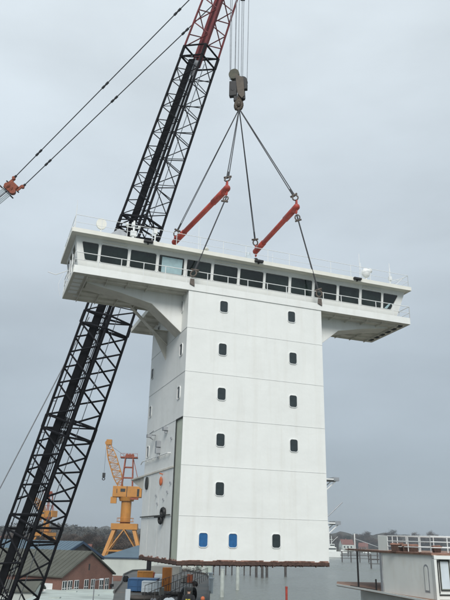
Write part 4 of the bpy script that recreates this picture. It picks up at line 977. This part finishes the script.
ow_ = ['first', 'second', 'third', 'fourth', 'fifth', 'sixth', 'seventh', 'eighth', 'ninth', 'tenth', 'eleventh', 'twelfth', 'thirteenth', 'fourteenth', 'fifteenth', 'sixteenth', 'seventeenth', 'eighteenth', 'nineteenth', 'twentieth', 'twenty-first', 'twenty-second', 'twenty-third', 'twenty-fourth', 'twenty-fifth', 'twenty-sixth', 'twenty-seventh', 'twenty-eighth', 'twenty-ninth', 'thirtieth', 'thirty-first', 'thirty-second', 'thirty-third', 'thirty-fourth']
for i, o in enumerate(gl):
    o['label'] = '%s on the ship deck, %s piece of loose gear from the left' % ('cable drum' if o.name.startswith('cable') else 'low gear box', ow_[i])
q = MB()
for (x, y) in ((-.7, 62), (-.55, 54)): q.tube((x, y, SZ), (x, y, SZ+1.0), .16, 10); q.tube((x, y, SZ+1.0), (x, y, SZ+1.1), .24, 10)
o = q.build('mooring_bollard', M['cargo_white']); tag(o, 'pair of pale mooring bollards at the outer ship edge', 'bollard')

# ------------------------------------------------------------------ piles and river structures
def pile(x, y, z1, r, mt, lab, grp='piles standing in the river'):
    e = empty('river_pile', (x, y, WZ), 0, lab, 'pile', grp); q = MB(); q.tube((0, 0, -1), (0, 0, z1-WZ), r, 12); q.build('shaft', M[mt], e); q = MB(); q.tube((0, 0, z1-WZ), (0, 0, z1-WZ+.25), r*1.12, 12); q.build('cap', M[mt], e)
pile(.95, 172, 4.6, .52, 'pile', 'pale pile with its foot nearest the quay corner'); pile(5.4, 196, 7.5, .52, 'pile', 'tall pale pile standing clear in the water under the deckhouse')
pile(-4.0, 186, 5.5, .75, 'pile', 'thick pale pile beside the pale green shed')
for i, (x, y) in enumerate(((14.2, 262), (16.2, 258), (18.2, 262), (26, 270))): pile(x, y, 3.6, .5, 'timber', ['leftmost short dark pile of the group beyond the pale piles', 'foremost short dark pile of the group beyond the pale piles', 'third short dark pile of the group beyond the pale piles', 'lone short dark pile farthest right under the deckhouse'][i])
pile(9.55, 98, 5.6, .16, 'bar_red', 'thin red marker post low in the water below the deckhouse', None)
jt = empty('timber_jetty', (10, 262, WZ), 0, 'dark timber jetty running behind the pale piles', 'jetty')
q = MB()
for i in range(9): q.tube((-12+i*2.4, 10, 0), (-12+i*2.4, 10, 3.6), .25, 8)
q.box(-13, 8.5, 8.8, 11.2, 3.6, 4.0); q.build('trestle', M['timber'], jt)
def mooring(x, y, L_, lab, n=4):
    e = empty('mooring_stage', (x, y, WZ), R(12), lab, 'jetty', 'mooring stages in the river'); 
    for i in range(n):
        q = MB(); q.tube((L_*i/(n-1), 0, -1), (L_*i/(n-1), 0, 7.0), .42, 8); q.build('pile', M['timber'], e)
    q = MB(); q.box(-1, L_+1, -.5, .5, 4.2, 4.7); q.box(-1, L_+1, -.4, .4, 2.2, 2.5); q.build('walkway', M['timber'], e)
mooring(82, 372, 19, 'dark mooring stage nearest the right-hand ship cabin'); mooring(84, 470, 26, 'dark mooring stage behind the nearer one', 5); mooring(92, 640, 60, 'long low mooring stage below the far houses', 7)
mooring(100, 780, 70, 'thin dark mooring stage farthest along the river', 8)
bt = empty('white_vessel', (101, 610, WZ), R(20), 'small white vessel with wheelhouse and mast right of the hanging deckhouse', 'boat')
q = MB(); q.prism([(-7, -2.5, 0), (6, -2.5, 0), (9.5, 0, 0), (6, 2.5, 0), (-7, 2.5, 0)], (0, 0, 4.6)); q.build('hull', M['shipwhite'], bt)
q = MB(); q.box(-5.5, 2.5, -2, 2, 4.6, 8.2); q.box(-3.5, 1.2, -1.6, 1.6, 8.2, 10.8); q.build('wheelhouse', M['shipwhite'], bt)
q = MB(); q.box(-3.3, 1.0, -1.65, -1.6, 9.2, 10.2); q.box(-5.2, 2.2, -2.05, -2, 6.2, 7.3); q.build('windows', M['pane_dark'], bt)
q = MB(); q.tube((-1, 0, 10.8), (-1, 0, 17.5), .25, 6); q.tube((-2.6, 0, 14.5), (.6, 0, 14.5), .15, 5); q.tube((-1, 0, 12), (5.5, 0, 17), .16, 5); q.build('mast', M['shipwhite'], bt)
for i in range(5):
    x = 118+i*17; e = empty('moored_boat', (x, 820+12*i, WZ), R(80*(i % 2)), ['white sailing boat', 'dark hulled small boat', 'white motor boat', 'grey small boat', 'white cabin boat'][i]+' moored before the far bank', 'boat', 'boats moored before the far bank')
    q = MB(); q.prism([(-4, -1.5, 0), (3, -1.5, 0), (5.5, 0, 0), (3, 1.5, 0), (-4, 1.5, 0)], (0, 0, 1.8)); q.build('hull', M['shipwhite' if i % 2 == 0 else 'steelgrey'], e)
    q = MB(); q.box(-2.5, 1, -1, 1, 1.8, 3.6); q.build('cabin', M['shipwhite'], e); q = MB(); q.tube((0, 0, 3.6), (0, 0, 13), .12, 5); q.build('mast', M['steelgrey'], e)

# ------------------------------------------------------------------ ship superstructure at the right edge
SS = empty('ship_superstructure', (0, 0, 0), 0, 'white ship cabin block with railed upper deck at the right edge', 'ship')
pA, pB = V((11.62, 49.0, 0)), V((13.50, 43.6, 0)); dAB = (pB-pA).normalized(); nAB = V((-dAB.y, dAB.x, 0))   # nAB points away to the right
pC = pB+V((6.5, .9, 0)); zT, zL = 11.28, 8.72
q = MB(); q.prism([(*pA.xy, zL), (*pB.xy, zL), (*pC.xy, zL), (18.5, 51.2, zL), (12.6, 52.0, zL)], (0, 0, zT-zL)); q.build('cabin_wall', M['shipwhite'], SS)
q = MB(); ou = [(10.70, 57.0), (11.45, 49.1), (13.42, 43.40), (20.4, 44.2), (20.4, 60), (11.0, 60)]
q.prism([(x, y, zT) for x, y in ou], (0, 0, .09)); q.build('upper_deck', M['deckbrown'], SS)
q = MB()
for (x0, y0), (x1, y1) in zip(ou[0:3], ou[1:4]): d = V((x1-x0, y1-y0, 0)); nr = V((-d.y, d.x, 0)).normalized()*.03; q.obox(((x0+x1)/2, (y0+y1)/2, zT+.12), d/2, nr, (0, 0, .035))
q.build('deck_edge', M['rustlight'], SS)
lo = [(9.55, 56.4), (11.0, 50.8), (12.6, 43.6), (12.9, 42.4), (21, 43), (21, 60), (10.2, 60)]
q = MB(); q.prism([(x, y, zL-.14) for x, y in lo], (0, 0, .14)); q.build('lower_deck', M['deckbrown'], SS)
q = MB()
for (x0, y0), (x1, y1) in zip(lo[0:4], lo[1:5]): d = V((x1-x0, y1-y0, 0)); nr = V((-d.y, d.x, 0)).normalized()*.04; q.obox(((x0+x1)/2, (y0+y1)/2, zL-.03), d/2, nr, (0, 0, .06))
q.build('rubbing_strip', M['shipwhite'], SS)
q = MB(); q.prism([(x+.7, y+(.5 if i > 2 else -.3), WZ-.5) for i, (x, y) in enumerate([(10.6, 53), (11.2, 50.2), (12.4, 44.4), (12.8, 43.4), (21, 43.6), (21, 59), (11.4, 59)])], (0, 0, zL-.15-WZ+.5)); q.build('hull_side', M['shipwhite'], SS)
# solid bulwark panel and open railings on the upper deck
a_, c_ = V((11.48, 49.3, 0)), V((11.86, 48.15, 0)); d = c_-a_; nr = V((-d.y, d.x, 0)).normalized()*.03
q = MB(); q.obox(((a_+c_)/2).to_tuple()[:2]+(zT+.62,), d/2, nr, (0, 0, .52)); q.build('bulwark_panel', M['shipwhite'], SS)
wrail('railing', [(11.86, 48.15), (13.5, 43.7), (20.3, 44.5)], zT+.1, 1.03, 1.0, M['rail'], SS, 2, .03)
wrail('railing', [(11.48, 49.3), (17, 51.0), (20.3, 51.6)], zT+.1, 1.03, 1.1, M['rail'], SS, 2, .03)
q = MB(); q.tube((10.9, 55.0, zT+.1), (10.9, 55.0, zT+1.3), .05, 6); q.tube((10.95, 55, zT+.9), (11.48, 49.3, zT+.35), .02, 5); q.build('edge_post', M['rail'], SS)
q = MB(); q.tube((10.85, 54.0, zL), (10.85, 54.0, zT), .07, 8); q.build('deck_post', M['dark'], SS)
q = MB(); q.tube((11.35, 50.2, zL), (11.35, 50.2, zL+.75), .06, 8); q.tube((10.3, 54.4, zL+.04), (11.35, 50.2, zL+.04), .03, 6); q.build('guard_post', M['dark'], SS)
q = MB(); q.prism([(*(pA+nAB*-.02).xy, zL), (*(pA+nAB*-.02-dAB*.25).xy, zL), (*(pA+nAB*-.02-dAB*.25).xy, zT), (*(pA+nAB*-.02).xy, zT)], nAB*-.06); q.build('corner_pilaster', M['steelgrey'], SS)
# arched recess near the corner, framed front face with window and door
def onwall(u_, z, off): return pA+dAB*u_+V((0, 0, z))-nAB*off
Lw = (pB-pA).length
arch = [(Lw-.95, zL+.35), (Lw-.45, zL+.35), (Lw-.45, zL+1.75)]+[(Lw-.70+.25*math.cos(a), zL+1.75+.25*math.sin(a)) for a in [R(k) for k in (30, 60, 90, 120, 150)]]+[(Lw-.95, zL+1.75)]
q = MB(); q.prism([onwall(u_, z, -.01) for u_, z in arch], -nAB*.03); fr_ = q.build('arched_door', M['steelgrey'], SS)
q = MB(); q.prism([onwall(Lw-.70+(u_-Lw+.70)*.7, zL+1.15+(z-zL-1.15)*.86, .03) for u_, z in arch], -nAB*.01); q.build('door_panel', M['shipwhite'], fr_)
dBC = (pC-pB).normalized(); nBC = V((dBC.y, -dBC.x, 0))
def onfront(u_, z, off): return pB+dBC*u_+V((0, 0, z))+nBC*off
def fbox(q, u0, u1, z0, z1, o0, o1): q.prism([onfront(u0, z0, o0), onfront(u1, z0, o0), onfront(u1, z1, o0), onfront(u0, z1, o0)], nBC*(o1-o0))
q = MB(); fbox(q, -.05, .12, zL, zT, .0, .35); fbox(q, -.05, 3.0, zT-.22, zT-.01, .0, .38); fbox(q, 2.9, 3.05, zL, zT-.22, 0, .35); q.build('porch_frame', M['shipwhite'], SS)
q = MB(); fbox(q, .42, 1.08, zL+.55, zL+2.28, .01, .05); fw = q.build('window', M['green_primer'], SS); fw['label'] = 'tall window with a dark green rim and white blind'
q = MB(); fbox(q, .40, .46, zL+.5, zL+2.3, .05, .08); fbox(q, 1.04, 1.10, zL+.5, zL+2.3, .05, .08); fbox(q, .46, 1.04, zL+.5, zL+.58, .05, .08); fbox(q, .46, 1.04, zL+2.22, zL+2.3, .05, .08); q.build('rim', M['interior'], fw)
q = MB(); fbox(q, .49, 1.01, zL+.61, zL+2.19, .052, .06); q.build('blind', M['cargo_white'], fw)
q = MB(); fbox(q, .16, .34, zL+.35, zL+2.25, .02, .07); q.build('door_jamb', M['interior'], SS)
q = MB(); fbox(q, .1, 2.9, zL+.22, zL+.30, .02, .05); q.build('skirting', M['interior'], SS)
# rusty bins on the upper deck
for i, (x, y, w, d_, h, lab) in enumerate(((12.30, 47.3, .72, .6, .52, 'left of two rusty steel bins behind the white railing'), (12.98, 46.6, .95, .6, .46, 'longer rusty steel bin, right of its twin behind the white railing'), (14.25, 44.9, .4, .4, .42, 'small rusty bin near the right edge of the railed deck'))):
    r = empty('rusty_bin', (x, y, zT+.09), R(-20+10*i), lab, 'bin', 'rusty bins on the railed deck'); q = MB(); q.box(-w/2, w/2, -d_/2, d_/2, .0, .05); q.prism([(-w/2, -d_/2, .05), (w/2, -d_/2, .05), (w/2+.05, -d_/2-.04, h), (-w/2-.05, -d_/2-.04, h)], (0, d_+.04, 0)); q.build('body', M['rust'], r)
    q = MB(); q.box(-w/2-.09, w/2+.09, -d_/2-.08, -d_/2-.03, h-.06, h+.03); q.box(-w/2-.09, w/2+.09, d_/2+.0, d_/2+.05, h-.06, h+.03); q.tube((-w/2-.05, 0, h+.01), (w/2+.05, 0, h+.04), .05, 6); q.build('rim', M['rustlight'], r)

# ------------------------------------------------------------------ people
def person(loc, rz, jacket, label, hat, head_tilt=0.0, mark=True):
    root = empty('person', loc, rz, label, 'person')
    P_ = {}; vs = []; es = []; rad = []
    def v(p, r): vs.append(p); rad.append(r); return len(vs)-1
    pel = v((0, 0, .95), (.15, .11)); sp = v((0, .01, 1.15), (.145, .105)); ch = v((0, .0, 1.36), (.17, .115)); nk = v((0, -.01, 1.50), (.06, .06)); hd0 = v((0, -.03, 1.60), (.078, .09)); hd = v((0, -.035, 1.70), (.082, .10)); top = v((0, -.03, 1.77), (.05, .06))
    es += [(pel, sp), (sp, ch), (ch, nk), (nk, hd0), (hd0, hd), (hd, top)]
    for s_ in (-1, 1):
        hip = v((s_*.10, 0, .88), (.09, .09)); kn = v((s_*.115, -.02, .49), (.062, .065)); an = v((s_*.12, .02, .09), (.042, .048)); to = v((s_*.135, -.14, .04), (.042, .032))
        es += [(pel, hip), (hip, kn), (kn, an), (an, to)]
        sh = v((s_*.19, 0, 1.42), (.065, .065)); el_ = v((s_*.27, .03, 1.14), (.046, .046)); wr = v((s_*.25, -.11, .92), (.03, .032)); pa = v((s_*.24, -.15, .85), (.036, .02))
        es += [(ch, sh), (sh, el_), (el_, wr), (wr, pa)]
        for k in range(4):
            f1 = v((s_*(.24+.018*(k-1.5)), -.175, .80-.004*abs(k-1)), (.0095, .0095)); f2 = v((s_*(.235+.018*(k-1.5)), -.165, .765-.004*abs(k-1)), (.008, .008)); es += [(pa, f1), (f1, f2)]
        t1 = v((s_*.205, -.165, .855), (.011, .011)); t2 = v((s_*.195, -.18, .82), (.009, .009)); es += [(pa, t1), (t1, t2)]
    me = bpy.data.meshes.new('body'); me.from_pydata(vs, es, []); o = bpy.data.objects.new('body', me); col.objects.link(o); o.parent = root; me.materials.append(M['skin'])
    sk = o.modifiers.new('skin', 'SKIN'); 
    if not me.skin_vertices: me.attributes  # created with the modifier
    for i, sv in enumerate(me.skin_vertices[0].data if me.skin_vertices else []): sv.radius = rad[i]; sv.use_root = (i == 0)
    ss = o.modifiers.new('sub', 'SUBSURF'); ss.levels = 1; ss.render_levels = 1
    # clothing
    def lathe(rings, name, mt, n=18):
        q = MB(); pts = []; fs = []
        for (cx, cy, z, rx_, ry_) in rings:
            for i in range(n): a = 2*math.pi*i/n; pts.append((cx+rx_*math.cos(a), cy+ry_*math.sin(a), z))
        for j in range(len(rings)-1):
            for i in range(n): fs.append((j*n+i, j*n+(i+1) % n, (j+1)*n+(i+1) % n, (j+1)*n+i))
        fs += [tuple(range(n))[::-1], tuple((len(rings)-1)*n+i for i in range(n))]
        q.poly(pts, fs); return q
    q = lathe([(0, 0, .86, .20, .155), (0, 0, .95, .205, .16), (0, 0, 1.15, .20, .155), (0, 0, 1.34, .225, .16), (0, 0, 1.44, .21, .14), (0, -.005, 1.50, .12, .10), (0, -.01, 1.55, .085, .085)], 'jacket', jacket)
    for s_ in (-1, 1):
        q.sphere((s_*.20, 0, 1.41), .095, sc=(1, .95, .95)); q.tube((s_*.20, 0, 1.42), (s_*.285, .03, 1.14), .088, 12, .07); q.sphere((s_*.285, .03, 1.14), .071); q.tube((s_*.285, .03, 1.14), (s_*.26, -.10, .94), .068, 12, .052)
    jo = q.build('jacket', jacket, root, smooth=True)
    if mark:
        q = MB(); n = 8
        for z0, z1, a0, a1 in ((1.20, 1.25, 55, 125), (1.29, 1.34, 60, 84), (1.29, 1.34, 92, 118)):
            pts = []; 
            for i in range(n+1): a = R(a0+(a1-a0)*i/n); pts.append((.222*math.cos(a), .163*math.sin(a), z0)); 
            for i in range(n+1): a = R(a0+(a1-a0)*i/n); pts.append((.228*math.cos(a), .168*math.sin(a), z1))
            q.poly(pts, [(i, i+1, n+2+i, n+1+i) for i in range(n)])
        q.build('back_print', M['yellow_print'], jo)
    q = lathe([(0, 0, .93, .185, .14), (0, 0, .84, .19, .145), (0, 0, .80, .18, .14)], 'trousers', M['cloth_blue'])
    for s_ in (-1, 1): q.tube((s_*.10, 0, .86), (s_*.115, -.02, .49), .112, 12, .085); q.tube((s_*.115, -.02, .49), (s_*.12, .02, .08), .085, 12, .075)
    q.build('trousers', M['cloth_blue'], root, smooth=True)
    for s_ in (-1, 1):
        q = MB(); q.sphere((s_*.13, -.06, .055), .07, sc=(.8, 2.1, .8)); q.tube((s_*.12, .02, .03), (s_*.12, .02, .16), .06, 12); q.build('boot', M['dark'], root, smooth=True)
    q = MB(); q.sphere((0, -.03, 1.715), .115, 16, 10, sc=(.88, 1.0, .95)); q.build(hat[0], hat[1], root, smooth=True)
    # face: eyes, nose, mouth, ears (looking along local -y)
    q = MB(); q.sphere((-.033, -.128, 1.665), .013); q.sphere((.033, -.128, 1.665), .013); q.build('eyes', M['cargo_white'], root)
    q = MB(); q.sphere((0, -.14, 1.635), .017, sc=(.8, 1, 1.5)); q.sphere((-.088, -.03, 1.655), .024, sc=(.4, .8, 1.3)); q.sphere((.088, -.03, 1.655), .024, sc=(.4, .8, 1.3)); q.build('nose_and_ears', M['skin'], root)
    q = MB(); q.sphere((0, -.125, 1.598), .022, sc=(1.2, .4, .35)); q.build('mouth', M['bar_red'], root)
    return root
person((-1.36, 32.6, 8.0), R(170), M['cloth_black'], 'person in a black jacket with yellow print on the back, seen from behind', ('cap', M['helmet']))
op = empty('safety_post', (-.80, 37, 8.0), 0, 'short orange-red safety post beside the person in black', 'post')
q = MB(); q.tube((0, 0, 0), (0, 0, .95), .07, 10); q.tube((0, 0, .45), (0, 0, .62), .078, 10); q.build('shaft', M['orange_light'], op); q = MB(); q.sphere((0, 0, 1.0), .11); q.build('cap', M['orange_light'], op)
q = MB(); q.tube((0, 0, 0), (0, 0, .06), .18, 12); q.build('foot', M['dark'], op)

# ------------------------------------------------------------------ quay clutter: parked cars, small kiosk, fence
def car(loc, rz, paint, label):
    r = empty('parked_car', loc, rz, label, 'car', 'cars parked by the annex')
    q = MB(); prof_ = [(-2.1, .35), (2.1, .35), (2.15, .75), (1.25, .92), (-1.9, .95), (-2.15, .8)]
    q.prism([(x, -.85, z) for x, z in prof_], (0, 1.7, 0)); q.prism([(-1.5, -.72, .93), (1.2, -.72, .93), (.45, -.66, 1.42), (-1.1, -.66, 1.42)], (0, 1.4, 0)); q.build('body', paint, r, bevel=.06)
    q = MB(); q.prism([(-1.35, -.735, .97), (1.0, -.735, .97), (.40, -.70, 1.36), (-1.05, -.70, 1.36)], (0, .01, 0)); q.prism([(1.23, -.6, .97), (1.23, .6, .97), (.5, .55, 1.38), (.5, -.55, 1.38)], (.02, 0, .01)); q.build('windows', M['car_glass'], r)
    for sx in (-1.3, 1.35):
        for sy in (-.86, .66):
            q = MB(); q.tube((sx, sy, .32), (sx, sy+.2, .32), .32, 18); wh = q.build('wheel', M['tyre'], r); q = MB(); q.tube((sx, sy-.01, .32), (sx, sy+.21, .32), .19, 12); q.build('rim', M['car_silver'], wh)
    for sy in (-.6, .6): q = MB(); q.box(2.1, 2.16, sy-.15, sy+.15, .6, .74); q.build('headlight', M['cargo_white'], r)
car((-14.6, 118, 0), R(20), M['car_dark'], 'dark car parked right of the brick workshop'); car((-13.6, 128, 0), R(15), M['car_silver'], 'silver car parked behind the dark one'); car((-15.8, 139, 0), R(10), M['cargo_white'], 'white car parked farthest from the viewer by the workshop')
ki = gable('green_kiosk', (-16.4, 152, 0), R(5), 3.2, 2.6, 2.9, 3.9, M['cargo_white'], M['green_roof'], 'tiny white kiosk with a green pitched roof before the white shed', cat='kiosk')
fe = empty('quay_fence', (-20, 176, 0), 0, 'low fence along the quay road before the white shed', 'fence')
q = MB()
for i in range(14): q.tube((i*1.2, 0, 0), (i*1.2, 0, 1.6), .06, 5)
q.build('posts', M['steelgrey'], fe); q = MB(); q.tube((0, 0, 1.5), (15.6, 0, 1.5), .05, 5); q.tube((0, 0, .8), (15.6, 0, .8), .05, 5); q.build('rails', M['steelgrey'], fe)
# bare bushes before the pale green shed
bt_, bc_ = tree_mesh(77, 5.0, 1.2, 500, .5)
bme = None
for i in range(6):
    e = empty('bare_bush', (-17.5+i*2.6, 196+(i % 2)*2, 0), i*1.1, ['leftmost', 'second', 'third', 'fourth', 'fifth', 'rightmost'][i]+' of the six bare bushes before the pale green shed', 'bush', 'bare bushes before the pale green shed')
    if bme is None: bme = (bt_.build('trunk', M['bark'], e).data, bc_.build('crown', M['twigs'], e).data)
    else:
        for nme, me in zip(('trunk', 'crown'), bme): o = bpy.data.objects.new(nme, me); col.objects.link(o); o.parent = e

# ------------------------------------------------------------------ haze
hz = MB(); hz.box(-1600, 1600, -80, 1700, -3, 75); ho = hz.build('haze', [])if False else None
hm = bpy.data.materials.new('river_haze'); hm.use_nodes = True; t = hm.node_tree; t.nodes.clear()
ou_ = N(t, 'ShaderNodeOutputMaterial'); pv = N(t, 'ShaderNodeVolumePrincipled'); pv.inputs['Color'].default_value = (.80, .88, .96, 1); pv.inputs['Density'].default_value = .00024; pv.inputs['Anisotropy'].default_value = 0.0
t.links.new(pv.outputs[0], ou_.inputs['Volume'])
hz.build('haze', hm); tag(bpy.data.objects['haze'], kind='stuff', label='thin grey river haze filling the air', cat='haze')
